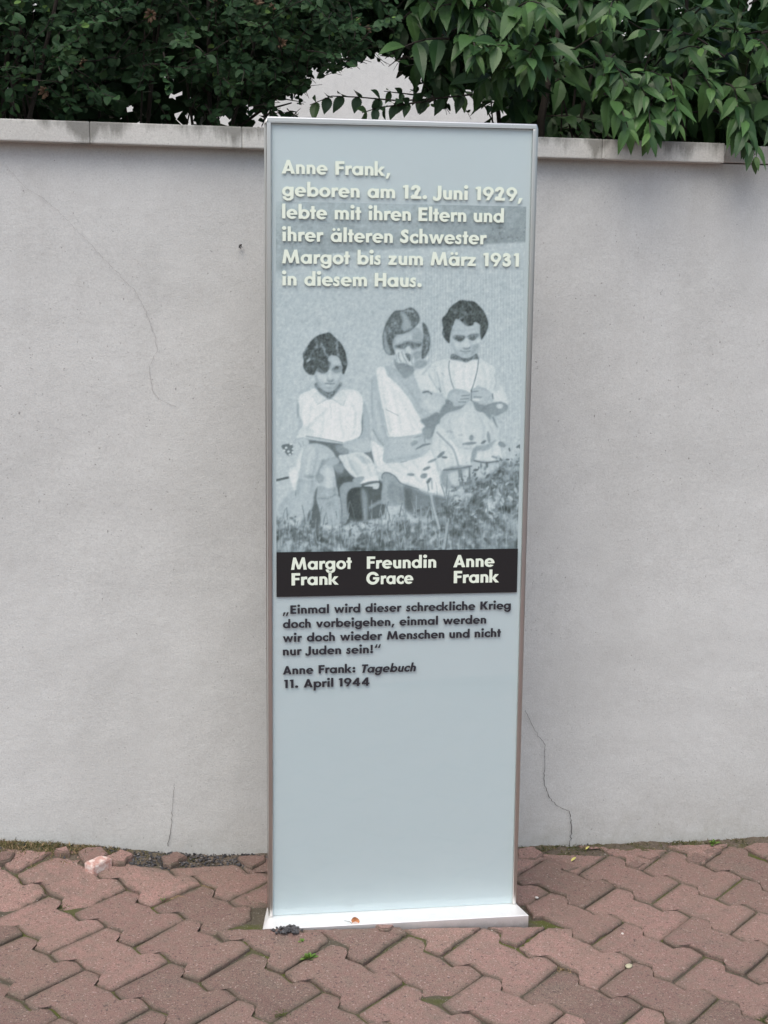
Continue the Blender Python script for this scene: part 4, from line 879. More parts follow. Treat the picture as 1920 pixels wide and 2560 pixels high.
# soil strip along the wall
def verge():
    ss = np.arange(-3., 3.2, .012); bs = np.arange(-.135, .03, .0103); V = []; F = []
    for s in ss:
        for b in bs:
            p = wall_pt(s, b, 0); k = max(0., min(1., (b+.125)/.12)); k = k*k*(3-2*k)
            n = .004*math.sin(s*31+b*40)*math.sin(b*57+s*12)+.0025*math.sin(s*97)*math.sin(b*113)+rng.normal(0, .0011)
            V.append((p.x, p.y, gz(p.x, p.y)-.012+k*.011+n*k))
    n = len(bs)
    for i in range(len(ss)-1):
        for j in range(n-1): F.append((i*n+j, (i+1)*n+j, (i+1)*n+j+1, i*n+j+1))
    return mesh_obj('soil', V, F, m_soil, smooth=True)
tag(verge(), kind='structure')
def pebbles(V, F, p, r):
    b = len(V); q = [(1, 0, 0), (-1, 0, 0), (0, 1, 0), (0, -1, 0), (0, 0, 1), (0, 0, -1), (.6, .6, .6), (-.6, .6, .6), (.6, -.6, .6), (-.6, -.6, .6)]
    a = rng.uniform(0, 6.3); ca, sa = math.cos(a), math.sin(a); sc = rng.uniform(.6, 1.25, 3)
    for x, y, z in q:
        j = rng.uniform(.75, 1.2)
        x, y, z = x*sc[0]*j, y*sc[1]*j, z*sc[2]*j*.8
        V.append((p[0]+r*(x*ca-y*sa), p[1]+r*(x*sa+y*ca), p[2]+r*z))
    for f in ((0, 6, 8), (1, 9, 7), (2, 7, 6), (3, 8, 9), (4, 6, 7), (4, 7, 9), (4, 9, 8), (4, 8, 6), (0, 2, 6), (1, 7, 2), (3, 0, 8), (1, 3, 9), (5, 2, 0), (5, 0, 3), (5, 3, 1), (5, 1, 2)): F.append(tuple(b+i for i in f))
m_grit = Mat('grit'); gi = m_grit.n.new('ShaderNodeAttribute'); gi.attribute_name = 'tone'
m_grit.base(m_grit.ramp(gi.outputs['Fac'], [(0, (.02, .02, .022)), (.6, (.075, .075, .078)), (.85, (.17, .15, .13)), (1, (.45, .42, .38))])); m_grit.set(Roughness=.85); m_grit = m_grit.m
V, F, T = [], [], []
def grit(x, y, z, r, t):
    n0 = len(V); pebbles(V, F, (x, y, z), r); T.extend([t]*(len(V)-n0))
for k in range(1500):                                # dark gravel at the wall foot on the left
    s = rng.uniform(-1.06, -.62) if k < 1300 else rng.uniform(-2.5, -1.0); b = -abs(rng.normal(.045, .035)); b = max(b, -.14)
    p = wall_pt(s, b, 0); grit(p.x, p.y, verge_z(s, b)+.002, rng.uniform(.0015, .0042), rng.beta(1.3, 2.2))
for k in range(900):
    s = rng.uniform(-.6, 2.2); b = -rng.uniform(.0, .15); p = wall_pt(s, b, 0); grit(p.x, p.y, verge_z(s, b)+.001, rng.uniform(.001, .003), rng.uniform(.2, .95))
for k in range(520):                                 # grit in the slot round the foot plate
    side = rng.choice(3, p=[.55, .2, .25])
    if side == 0: a, c = rng.uniform(.30, SW+.03), -PLF-abs(rng.normal(.004, .005))
    elif side == 1: a, c = -PLS-rng.uniform(.0, .03), rng.uniform(-.04, .09)
    else: a, c = SW+PLS+rng.uniform(-.005, .028), rng.uniform(-.05, .1)
    p = SO+DX*a+DN*c; grit(p.x, p.y, gz(p.x, p.y)-(.006 if side == 0 else .013), rng.uniform(.0015, .0042), rng.uniform(.15, 1) if side == 0 else rng.uniform(.1, .8))
for k in range(60):                                  # little heap of blue grey stones
    p = on_ground(718+rng.normal(0, 16), 2331+rng.normal(0, 4)); grit(p.x, p.y, p.z+.003+abs(rng.normal(0, .003)), rng.uniform(.003, .0065), rng.uniform(.2, .62))
for k in range(420):                                 # grains fallen into the joints and on the blocks
    x = rng.uniform(-1.3, 1.4); y = rng.uniform(1.9, 3.2); grit(x, y, gz(x, y)+.0005, rng.uniform(.0006, .0016), rng.uniform(.5, 1))
gr = mesh_obj('gravel', V, F, m_grit); float_attr(gr, 'tone', T)
tag(gr, 'dark gravel and grit along the wall foot and round the plate', None, None, 'stuff')

# moss, dry stalks and blades
m_moss = Mat('moss_blade'); mi = m_moss.n.new('ShaderNodeAttribute'); mi.attribute_name = 'tone'
m_moss.base(m_moss.ramp(mi.outputs['Fac'], [(0, (.03, .035, .012)), (.45, (.085, .1, .025)), (.7, (.16, .12, .06)), (1, (.34, .24, .13))])); m_moss.set(Roughness=.9); m_moss = m_moss.m
V, F, T = [], [], []
def blade(p, d, l, w, t):
    d = Vector(d).normalized(); sdv = d.cross(Vector((rng.normal(), rng.normal(), .2))).normalized()*w; b = len(V)
    m = p+d*l*.55; e = p+d*l+Vector((d.x, d.y, -.3))*l*.2
    V.extend([p-sdv, p+sdv, m+sdv*.7, m-sdv*.7, e]); F.extend([(b, b+1, b+2, b+3), (b+3, b+2, b+4)]); T.extend([t]*5)
def tuft(p, n, l, r, t0, t1, up=1.):
    for _ in range(n):
        q = p+Vector((rng.normal(0, r), rng.normal(0, r), 0))
        blade(q, (rng.normal(0, .6), rng.normal(0, .6), up*rng.uniform(.2, 1)), l*rng.uniform(.5, 1.3), rng.uniform(.0005, .0011), rng.uniform(t0, t1))
for k in range(300):
    s = rng.uniform(-1.36, -1.0) if k < 230 else rng.uniform(-2.6, -1.2); b = -abs(rng.normal(.02, .026)); p = wall_pt(s, b, verge_z(s, b)); tuft(p, 12, .012, .009, .3, 1.)
for k in range(330):
    s = rng.uniform(-.02, 1.6); b = -abs(rng.normal(.008, .022)); p = wall_pt(s, b, verge_z(s, b)); tuft(p, 9, .009, .008, .0, .75)
for k in range(80):
    s = rng.uniform(.0, 1.4); b = -rng.uniform(.03, .13); p = wall_pt(s, b, verge_z(s, b)); tuft(p, 7, .006, .01, .1, .6)
for k in range(520):                                 # moss in the joints
    c_, r_ = rng.integers(-14, 22), rng.integers(-16, 22); off = np.array([LOX, LOY])+c_*PIT*LU+((r_+.5*c_)*PER)*LV
    q = off+LU*rng.uniform(0, FL)*1.0 if k % 2 else off+LV*rng.uniform(0, PER)+LU*0.001
    if not (-1.5 < q[0] < 1.5 and 1.6 < q[1] < 3.1): continue
    tuft(Vector((q[0], q[1], gz(*q)-.008)), int(rng.integers(6, 26)), .0045, .005, .1, .62, 1.2)
for x, y, n, l, t0, t1 in ((1330, 2397, 150, .009, .25, .5), (1402, 2425, 60, .009, .65, 1.), (150, 2265, 60, .008, .1, .45), (1913, 2552, 140, .013, .05, .4), (700, 2534, 80, .008, .2, .5), (430, 2235, 46, .03, .75, 1.), (60, 2222, 40, .012, .6, .9), (520, 2215, 40, .018, .7, 1.)):
    p = on_ground(x, y); tuft(p+Vector((0, 0, -.004)), n, l, .008, t0, t1, .9 if t0 < .7 else .12)
ms = mesh_obj('moss', V, F, m_moss); float_attr(ms, 'tone', T)
tag(ms, 'moss and dry stalks in joints and along the wall', None, None, 'stuff')

# ------------------------------------------------------------------ garden wall with its coping
wall = empty('garden_wall', WO, WYAW)
tag(wall, 'grey white rendered garden wall with a pale concrete coping behind the stele', 'wall', None, 'thing')
V, F = [], []
ss = np.arange(-4., 4.01, .05); zs = np.arange(-.25, 1.7201, .0492)
ph = rng.uniform(0, 6, 8)
for s in ss:
    for z in zs: V.append((s, .0016*math.sin(2.3*s+ph[0]+1.1*z)+.0014*math.sin(5.1*z+ph[1]+2.2*s)+.0008*math.sin(11*s+ph[2])*math.sin(9*z+ph[3]), z))
n = len(zs)
for i in range(len(ss)-1):
    for j in range(n-1): F.append((i*n+j, (i+1)*n+j, (i+1)*n+j+1, i*n+j+1))
b = len(V); V += [(-4, .24, -.25), (4, .24, -.25), (4, .24, 1.7196), (-4, .24, 1.7196), (-4, .0, 1.7196), (4, .0, 1.7196)]
F += [(b+1, b, b+3, b+2), (b+3, b+4, b+5, b+2)]
mesh_obj('wall_body', V, F, m_wall, wall, True)
joints = [-4.0, -3.6, -3.2, -2.8, -2.33, -1.9, -1.466, -1.04, -.704, -.277, .1505, .4613]
for a, c in zip(joints[:-1], joints[1:]):
    bm = bmesh.new(); add_box(bm, a+.0002, -.036, 1.7162, c-.0002, .275, 1.763, .003); bm_obj('coping', bm, m_coping, wall)
bm = bmesh.new(); add_box(bm, .4625, -.004, 1.7205, 4, .25, 1.7625, .003); o = bm_obj('wall_cap', bm, m_wall, wall)
def crack(px, w, mat, seed):
    r = np.random.default_rng(seed); q = []
    pts = [on_wall(x, y) for x, y in px]
    for (s0, z0), (s1, z1) in zip(pts[:-1], pts[1:]):
        m = max(2, int(math.hypot(s1-s0, z1-z0)/.006))
        for k in range(m): q.append((s0+(s1-s0)*k/m+r.normal(0, .0011), z0+(z1-z0)*k/m+r.normal(0, .0007)))
    q.append(pts[-1]); V, F = [], []
    for i, (s, z) in enumerate(q):
        t = i/(len(q)-1); ww = w*(.35+.65*t)*r.uniform(.5, 1.3); V += [(s-ww, -.0052, z), (s+ww, -.0052, z+.0002), (s, .004, z)]
        if i: F += [(3*i-3, 3*i, 3*i+1, 3*i-2)]
    mesh_obj('crack', V, F, mat, wall)
L4 = lambda *p: [(1220+x*.434, 1180+y*.434) for x, y in p]
L3 = lambda *p: [(x*.434, 1180+y*.434) for x, y in p]
L1 = lambda *p: [(x*.42194, 280+y*.42194) for x, y in p]
crack(L4((210, 1370), (265, 1480), (325, 1570), (322, 1700), (320, 1790), (350, 1870), (395, 1920), (465, 1950), (480, 2050), (465, 2150)), .0011, m_crack, 1)
crack(L3((1003, 1790), (990, 1960), (985, 2060), (968, 2150)), .0008, m_crack, 2)
crack(L1((30, 310), (150, 450), (270, 520), (400, 640), (560, 810), (720, 980), (790, 1050), (850, 1150), (920, 1330), (930, 1410), (885, 1510), (900, 1640), (940, 1700), (1050, 1750)), .00042, m_crackf, 3)
fly = empty('fly', wall_pt(*[on_wall(600, 614)[0], -.008, on_wall(600, 614)[1]]), WYAW)
tag(fly, 'tiny dark fly sitting on the wall left of the stele', 'fly')
m_fly = simple('fly_body', (.012, .011, .01, 1), .5).m
bm = bmesh.new(); bmesh.ops.create_uvsphere(bm, u_segments=8, v_segments=6, radius=.0032, matrix=Matrix.Rotation(R(-40), 4, 'Y') @ Matrix.Diagonal((1.5, .8, .75, 1))); bm_obj('body', bm, m_fly, fly, True)
for k in (-1, 1):
    mesh_obj('wing', [(0, -.002, .001*k), (.002, -.003, -.006+.002*k), (.0045*k, -.0028, -.0055), (.003*k, -.0022, -.001)], [(0, 1, 2, 3)], simple('fly_wing', (.05, .05, .05, 1), .3).m, fly)

# ------------------------------------------------------------------ house behind the hedge
house = empty('house', WO + WN*2.9, WYAW)
tag(house, 'pale rendered house wall seen through the gap between the shrubs', 'house', None, 'thing')
bm = bmesh.new(); add_box(bm, -7, 0, .6, 7, 6, 4.4); bm_obj('wall', bm, m_house, house)
mesh_obj('roof', [(-7.4, -.5, 4.3), (7.4, -.5, 4.3), (7.4, 3, 6.6), (-7.4, 3, 6.6), (7.4, 6.5, 4.3), (-7.4, 6.5, 4.3)], [(0, 1, 2, 3), (3, 2, 4, 5), (0, 3, 5), (1, 4, 2), (0, 5, 4, 1)], simple('roof_tile', (.2, .08, .05, 1), .8).m, house)

# ------------------------------------------------------------------ the memorial stele
stele = empty('memorial_stele', SO, SYAW)
tag(stele, 'tall glazed memorial stele in a steel frame with a photograph of three children', 'memorial stele')
FW = .0098
def frame():
    bm = bmesh.new(); zb = .019
    add_box(bm, 0, 0, zb, FW, SD, SH-FW, 0); add_box(bm, SW-FW, 0, zb, SW, SD, SH-FW, 0); add_box(bm, 0, 0, SH-FW, SW, SD, SH, 0)
    bmesh.ops.remove_doubles(bm, verts=bm.verts, dist=1e-5)
    dup = {}
    for f in list(bm.faces):                         # drop the faces the bars share
        k = tuple(round(c, 4) for c in f.calc_center_median())
        if k in dup: bmesh.ops.delete(bm, geom=[f, dup[k]], context='FACES_ONLY')
        else: dup[k] = f
    es = [e for e in bm.edges if len(e.link_faces) == 2 and e.calc_face_angle() > .5]
    bmesh.ops.bevel(bm, geom=es, offset=.0028, segments=3, affect='EDGES', profile=.5)
    return bm_obj('frame', bm, m_steel, stele)
frame()
bm = bmesh.new(); add_box(bm, FW, .0079, .019, SW-FW, .0165, SH-FW); bm_obj('panel', bm, m_panel, stele)
bm = bmesh.new(); add_box(bm, FW, SD-.006, .019, SW-FW, SD-.003, SH-FW); bm_obj('back_sheet', bm, m_steel, stele)
bm = bmesh.new(); add_box(bm, FW+.0002, .0042, .0195, SW-FW-.0002, .0068, SH-FW-.0002); bm_obj('glass', bm, m_glass, stele)
# foot plate: flat top round the shaft, chamfer, upright edge
zt, zl, zb = .0185, .0128, -.06
rings = [[(-.0008, -.001), (SW+.0008, -.001), (SW+.0008, SD+.001), (-.0008, SD+.001)], [(-PLS+.0006, -PLF+.0006), (SW+PLS-.0006, -PLF+.0006), (SW+PLS-.0006, SD+PLB), (-PLS+.0006, SD+PLB)]]
lip = [(-PLS, -PLF), (SW+PLS, -PLF), (SW+PLS*.75, SD+.004), (-PLS*.75, SD+.004)]
V = [(x, y, zt) for x, y in rings[0]]+[(x+(-.0006 if x > .1 else .0006), y+(.0006 if y < 0 else 0), zl if y < 0 else -.03) for x, y in lip]+[(x, y, zl-.0012 if y < 0 else -.032) for x, y in lip]+[(x, y, zb) for x, y in lip]
F = [(0, 1, 2, 3)]+[(4*r+k, 4*r+4+k, 4*r+4+(k+1) % 4, 4*r+(k+1) % 4) for r in range(3) for k in range(4)]
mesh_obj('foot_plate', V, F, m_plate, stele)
# the picture, printed on the panel
YP = .0074
def picture():
    xl = np.mean([on_stele(690, 505, YP)[0], on_stele(690.7, 1379, YP)[0]]); xr = np.mean([on_stele(1315, 515, YP)[0], on_stele(1294.5, 1373, YP)[0]])
    zt_ = np.mean([on_stele(690, 505, YP)[1], on_stele(1315, 515, YP)[1]]); zb_ = np.mean([on_stele(690.7, 1379, YP)[1], on_stele(1294.5, 1373, YP)[1]])
    nx, nz = 330, 470
    X, Zc = np.meshgrid(np.linspace(xl, xr, nx), np.linspace(zb_, zt_, nz))
    d = SO + DN*YP - CAM
    P = np.stack([d.x+DX.x*X, d.y+DX.y*X, d.z+Zc], -1)
    dz_ = P @ np.array(FWD); px = 960+F_PX*(P @ np.array(RT))/dz_; py = 1280-F_PX*(P @ np.array(UPV))/dz_
    rgb = picture_rgb(); fx = np.clip(px-PX0-.5, 0, rgb.shape[1]-1.01); fy = np.clip(py-PY0-.5, 0, rgb.shape[0]-1.01)
    i, j = fx.astype(int), fy.astype(int); u, v = (fx-i)[..., None], (fy-j)[..., None]
    c = (rgb[j, i]*(1-u)+rgb[j, i+1]*u)*(1-v)+(rgb[j+1, i]*(1-u)+rgb[j+1, i+1]*u)*v
    V = np.stack([X, np.full(X.shape, YP), Zc], -1).reshape(-1, 3)
    idx = np.arange(nx*nz).reshape(nz, nx); q = np.stack([idx[:-1, :-1], idx[:-1, 1:], idx[1:, 1:], idx[1:, :-1]], -1).reshape(-1, 4)
    me = bpy.data.meshes.new('picture'); me.vertices.add(len(V)); me.vertices.foreach_set('co', V.astype(np.float32).ravel())
    me.loops.add(q.size); me.loops.foreach_set('vertex_index', q.astype(np.int32).ravel()); me.polygons.add(len(q)); me.polygons.foreach_set('loop_start', np.arange(0, q.size, 4, dtype=np.int32)); me.update()
    a = me.color_attributes.new('ink', 'FLOAT_COLOR', 'POINT'); a.data.foreach_set('color', np.concatenate([np.minimum(c.reshape(-1, 3)*INK, .9), np.ones((nx*nz, 1))], 1).astype(np.float32).ravel())
    m = Mat('picture_print'); t = m.n.new('ShaderNodeAttribute'); t.attribute_name = 'ink'; m.base(t.outputs['Color']); m.set(Roughness=.55)
    me.materials.append(m.m); o = bpy.data.objects.new('picture', me); COL.objects.link(o); o.parent = stele
    o['label'] = 'grey photograph of three children sitting among weeds'
    return xl, xr, zb_
INK = 1.25
PXL, PXR, PZB = picture()
# writing on the front of the glass
YG = .0038
def line(text, x0, yl, x1, yr, cap, slant=0., sub=None):
    sl, zl_ = on_stele(x0, yl, YG); sr_, zr = on_stele(x1, yr, YG); z = (zl_+zr)/2
    h = on_stele((x0+x1)/2, (yl+yr)/2-cap, YG)[1]-on_stele((x0+x1)/2, (yl+yr)/2, YG)[1]
    loops, w = line_loops(text, slant=slant)
    mx = max(l[:, 0].max() for l in loops); mn = min(l[:, 0].min() for l in loops)
    k = (sr_-sl)/(mx-mn)
    return (loops, sl-mn*k, z, k, h)
tx = lambda x: 660+x*.42194
ty = lambda y: 280+y*.42194
bx_ = lambda x: 660+x*.40988
by = lambda y: 1360+y*.40988
CAP = 34.2
head = [line('Anne Frank,', tx(105), ty(366), tx(750), ty(377), CAP), line('geboren am 12. Juni 1929,', tx(107), ty(503), tx(1532), ty(522), CAP),
        line('lebte mit ihren Eltern und', tx(107), ty(633), tx(1421), ty(652), CAP), line('ihrer älteren Schwester', tx(107), ty(767), tx(1318), ty(782), CAP),
        line('Margot bis zum März 1931', tx(107), ty(900), tx(1510), ty(913), CAP), line('in diesem Haus.', tx(107), ty(1028), tx(934), ty(1036), CAP)]
for l_ in head: solid_text('heading_line', [l_], m_white_letter, stele, YG, .0008)
zq = [on_stele(690.7, by(320), YG)[1], on_stele(bx_(1540), by(297), YG)[1]]
bm = bmesh.new(); add_box(bm, PXL-.0002, .0036, np.mean(zq), PXR+.0002, .0041, PZB+.0006); band = bm_obj('black_band', bm, m_band, stele)
YG = .0031
C2 = 30.4
names = [line('Margot', bx_(165), by(157), bx_(535), by(152), C2), line('Frank', bx_(168), by(252), bx_(455), by(248), C2), line('Freundin', bx_(627), by(150), bx_(1050), by(145), C2),
         line('Grace', bx_(624), by(245), bx_(910), by(243), C2), line('Anne', bx_(1155), by(141), bx_(1405), by(139), C2), line('Frank', bx_(1157), by(238), bx_(1433), by(235), C2)]
for l_ in names: solid_text('name_line', [l_], m_white_letter, band, YG, .0008)
YG = .0038
C3 = 20.9
quote = [line('„Einmal wird dieser schreckliche Krieg', bx_(114), by(421), bx_(1505), by(403), C3), line('doch vorbeigehen, einmal werden', bx_(115), by(508), bx_(1355), by(490), C3),
         line('wir doch wieder Menschen und nicht', bx_(115), by(592), bx_(1444), by(572), C3), line('nur Juden sein!“', bx_(115), by(677), bx_(712), by(667), C3),
         line('Anne Frank:', bx_(115), by(794), bx_(557), by(786), C3), line('Tagebuch', bx_(597), by(784), bx_(927), by(778), C3, .2), line('11. April 1944', bx_(122), by(877), bx_(643), by(866), C3)]
for l_ in quote: solid_text('quote_line', [l_], m_black_letter, stele, YG, .0008)

# ------------------------------------------------------------------ plants
class Leaves:
    def __init__(s): s.V, s.F, s.T, s.Y = [], [], [], []
    def build(s, name, mat, parent):
        o = mesh_obj(name, s.V, s.F, mat, parent); float_attr(o, 'tone', s.T); float_attr(o, 'young', s.Y); return o
    def add(s, prof, p, d, up, l, w, t, y=0., fold=.35, curl=.25):
        # prof: (station, half width) along the blade; the blade folds on its midrib and bends down
        d = d.normalized(); sd_ = d.cross(up)
        if sd_.length < 1e-4: sd_ = d.cross(Vector((.3, .9, .2)))
        sd_.normalize(); nn = sd_.cross(d); b = len(s.V)
        for u, hw in prof:
            c = p+d*(u*l)-nn*(curl*l*u*u); e = sd_*(hw*w); f = nn*(hw*w*fold)
            s.V += [c-e+f, c, c+e+f]
        n = len(prof); s.T += [t]*(3*n); s.Y += [y]*(3*n)
        for i in range(n-1):
            a = b+3*i; s.F += [(a, a+1, a+4, a+3), (a+1, a+2, a+5, a+4)]
OVAL = [(0, .03), (.14, .3), (.34, .5), (.6, .5), (.84, .32), (1, .05)]
def serrate(n, f):
    out = [(0, .03)]
    for i in range(1, n): u = i/n; out += [(u-.012, f(u)), (u+.006, f(u)*.9)]
    return out+[(1, .0)]
LANCE = serrate(9, lambda u: .5*math.sin(math.pi*min(1, u**.72))**.9*(1 if u < .7 else 1-(u-.7)*.5))
LANCE_LO = [(0, .04), (.15, .28), (.35, .48), (.55, .46), (.8, .2), (1, .0)]
QUAD = [(0, .1), (.5, .5), (1, .1)]
UPW = Vector((0, 0, 1)); OUT = -WN
def rv(a): return Vector((rng.normal(0, a), rng.normal(0, a), rng.normal(0, a)))
def inside(px, py, poly_):
    c = False
    for (ax, ay), (bx2, by2) in zip(poly_, poly_[1:]+poly_[:1]):
        if (ay > py) != (by2 > py) and px < (bx2-ax)*(py-ay)/(by2-ay)+ax: c = not c
    return c
# the hollow between the two shrubs through which the house shows
HOLLOW = [(735, 312), (752, 262), (790, 205), (805, 192), (880, 168), (925, 150), (1005, 165), (1036, 198), (1030, 232), (1020, 262), (1080, 275), (1180, 286), (1290, 290), (1290, 330), (735, 330)]
CHINKS = [(69, 266, 9, 16), (90, 274, 9, 14), (298, 266, 16, 18), (385, 290, 14, 10), (446, 200, 12, 12), (440, 250, 13, 24), (476, 226, 14, 18), (475, 292, 16, 9), (512, 296, 14, 9), (602, 284, 20, 13), (645, 312, 30, 9), (648, 135, 16, 18), (60, 203, 10, 10), (560, 300, 14, 9), (530, 250, 9, 14), (700, 262, 18, 14), (340, 232, 9, 12), (200, 285, 9, 10), (690, 215, 14, 10), (610, 235, 9, 9)]
def hollow(P):
    x, y = to_px(P)
    if y > 120 and x < 740 and any(((x-a)/(c*.8+2))**2+((y-b)/(d*.8+2))**2 < 1 for a, b, c, d in CHINKS): return True
    return inside(x, y, HOLLOW)
def gap_only(P): return inside(*to_px(P), HOLLOW)

# --- shrub with small round leaves, left
shrub = empty('shrub', wall_pt(-1.1, .6, 1.1), WYAW)
tag(shrub, 'dark shrub with small rounded leaves and brown seed heads above the wall on the left', 'shrub')
SINV = shrub.matrix_basis.inverted(); SINV = (Matrix.Translation(wall_pt(-1.1, .6, 1.1)) @ Matrix.Rotation(WYAW, 4, 'Z')).inverted()
def to_local(arr, inv): return [inv @ Vector(v) for v in arr]
def low_left(s):                                     # underside of the foliage
    return float(np.interp(s, [-2.6, -1.3, -1.1, -.95, -.8, -.68, -.6, -.5], [1.83, 1.81, 1.81, 1.80, 1.79, 1.775, 1.79, 1.86]))
lf = Leaves(); tv, tf = [], []; heads = []
def small_twig(p, d, L, n, core=False):
    pts = [p]; q = p.copy(); dd = d.normalized()
    for k in range(n):
        dd = (dd+rv(.13)+Vector((0, 0, -.03))).normalized(); q = q+dd*(L/n); pts.append(q.copy())
        if hollow(q) or ((q-WO).dot(WN) < .03 and q.z < 1.80): break
        for sgn in ((1, -1) if rng.random() < .75 else (1,)):
            sd_ = dd.cross(UPW+rv(.4)).normalized()*sgn
            ld = (dd*.5+sd_*.8+rv(.3)+OUT*.15+Vector((0, 0, -.12))).normalized(); l = rng.uniform(.014, .029)*(1. if k < n-2 else .75)
            tip = q+ld*l
            if hollow(tip) or hollow(q+ld*l*.5): continue
            un = (OUT*.75+UPW*.7+rv(.45)).normalized()
            lf.add(OVAL, q+ld*.003, ld, un, l, l*rng.uniform(.62, .8), rng.uniform(0, 1), 1. if (k >= n-1 and rng.random() < .12) else (.25 if rng.random() < .05 else 0), rng.uniform(.05, .4), rng.uniform(-.1, .35))
    if len(pts) > 2: tube(tv, tf, pts, np.linspace(.0016, .0006, len(pts)), 4)
    return q, dd
for k in range(820):
    s = rng.uniform(-2.5, -.42); b = rng.uniform(.02, .42); lo = low_left(s)
    z = lo+.02+abs(rng.normal(0, .26)) if k % 3 else rng.uniform(lo+.03, 2.5)
    if s > -.62: z = max(z, 1.95)
    if -1.02 < s < -.6 and z < 1.86 and rng.random() < .62: continue
    p = wall_pt(s, b, z)
    e, dd = small_twig(p, OUT*rng.uniform(.3, 1.1)+WX*rng.normal(0, .6)+UPW*rng.normal(.1, .5), rng.uniform(.12, .22), int(rng.integers(8, 13)))
    if rng.random() < .3 and not hollow(e): heads.append((e, dd))
for k in range(150):                                 # finer, farther leaves above the hollow
    s = rng.uniform(-.75, -.05); b = rng.uniform(.35, .9); z = rng.uniform(1.92, 2.5)
    small_twig(wall_pt(s, b, z), OUT*rng.uniform(-.2, .8)+WX*rng.normal(.2, .7)+UPW*rng.normal(-.2, .5), rng.uniform(.12, .22), int(rng.integers(7, 11)))
for k in range(60):
    s = rng.uniform(-.8, -.52); b = rng.uniform(.12, .5); z = rng.uniform(1.8, 1.92)
    small_twig(wall_pt(s, b, z), OUT*rng.uniform(.2, .8)+WX*rng.normal(.3, .4)+UPW*rng.normal(.2, .4), rng.uniform(.06, .12), int(rng.integers(5, 8)))
core = Leaves()
for k in range(9000):                                # the shaded inside of the shrub
    s = rng.uniform(-2.7, -.1); b = rng.uniform(.35, 1.15); lo = low_left(s)+(.085 if -1.02 < s < -.62 else .03 if s > -1.25 else 0.)+ (.0 if s < -.62 else .12); z = lo+abs(rng.normal(0, .4))-.02*(s < -.9)
    if s > -.5: z = max(z, 1.98)
    p = wall_pt(s, b, z); l = rng.uniform(.045, .075)
    if any(hollow(p+q) for q in (UPW*l*.5, -UPW*l*.9, WX*.065, WX*.03-UPW*.05, UPW*0)): continue
    core.add(QUAD, p, rv(1)+Vector((0, 0, -.3)), OUT+rv(.7), l, l*.8, rng.uniform(0, .5))
for g in (lf, core): g.V = to_local(g.V, SINV)
lf.build('foliage', m_leaf_small, shrub); core.build('inner_foliage', m_leaf_small, shrub)
for k in range(95):                                  # crowded upright stems
    s = rng.uniform(-2.4, -.64); b = rng.uniform(.3, .95); top = wall_pt(s+rng.normal(.03, .12), b+rng.normal(-.05, .12), rng.uniform(2.0, 2.5)); foot = wall_pt(s, b, 1.1)
    if s > -.75 and top.z > 2.2: top = wall_pt(s-.1, b, 2.2)
    m_ = foot.lerp(top, .5)+rv(.02); r0 = rng.uniform(.004, .0095)
    if any(gap_only(foot.lerp(top, t)) for t in np.linspace(.4, 1, 16)): continue
    tube(tv, tf, [foot, m_, top], [r0, r0*.8, r0*.45], 6)
for a, c in (((-.70, .5, 1.80), (-.52, .55, 1.90)),):   # bare branch reaching into the gap
    tube(tv, tf, [wall_pt(*a), wall_pt(*a).lerp(wall_pt(*c), .5)+Vector((0, 0, .02)), wall_pt(*c)], [.005, .004, .002], 5)
mesh_obj('stems', to_local(tv, SINV), tf, m_twig, shrub)
hv, hf = [], []
for k in range(9):
    a = k*2.4; d = Vector((.5*math.cos(a), .5*math.sin(a), 1-.06*k)).normalized(); p = Vector((.0025*math.cos(a), .0025*math.sin(a), .0015*(k % 3)))
    tube(hv, hf, [p, p+d*.006, p+d*.011], [.0008, .0026, .0006], 5)
head_me = None
for e, dd in heads[:46]:
    if head_me is None:
        o = mesh_obj('seed_head', hv, hf, m_seed, shrub); head_me = o.data
    else:
        o = bpy.data.objects.new('seed_head', head_me); COL.objects.link(o); o.parent = shrub
    o.location = SINV @ e; o.rotation_euler = (dd+Vector((0, 0, .3))).to_track_quat('Z', 'Y').to_euler(); o.scale = [rng.uniform(1., 1.7)]*3

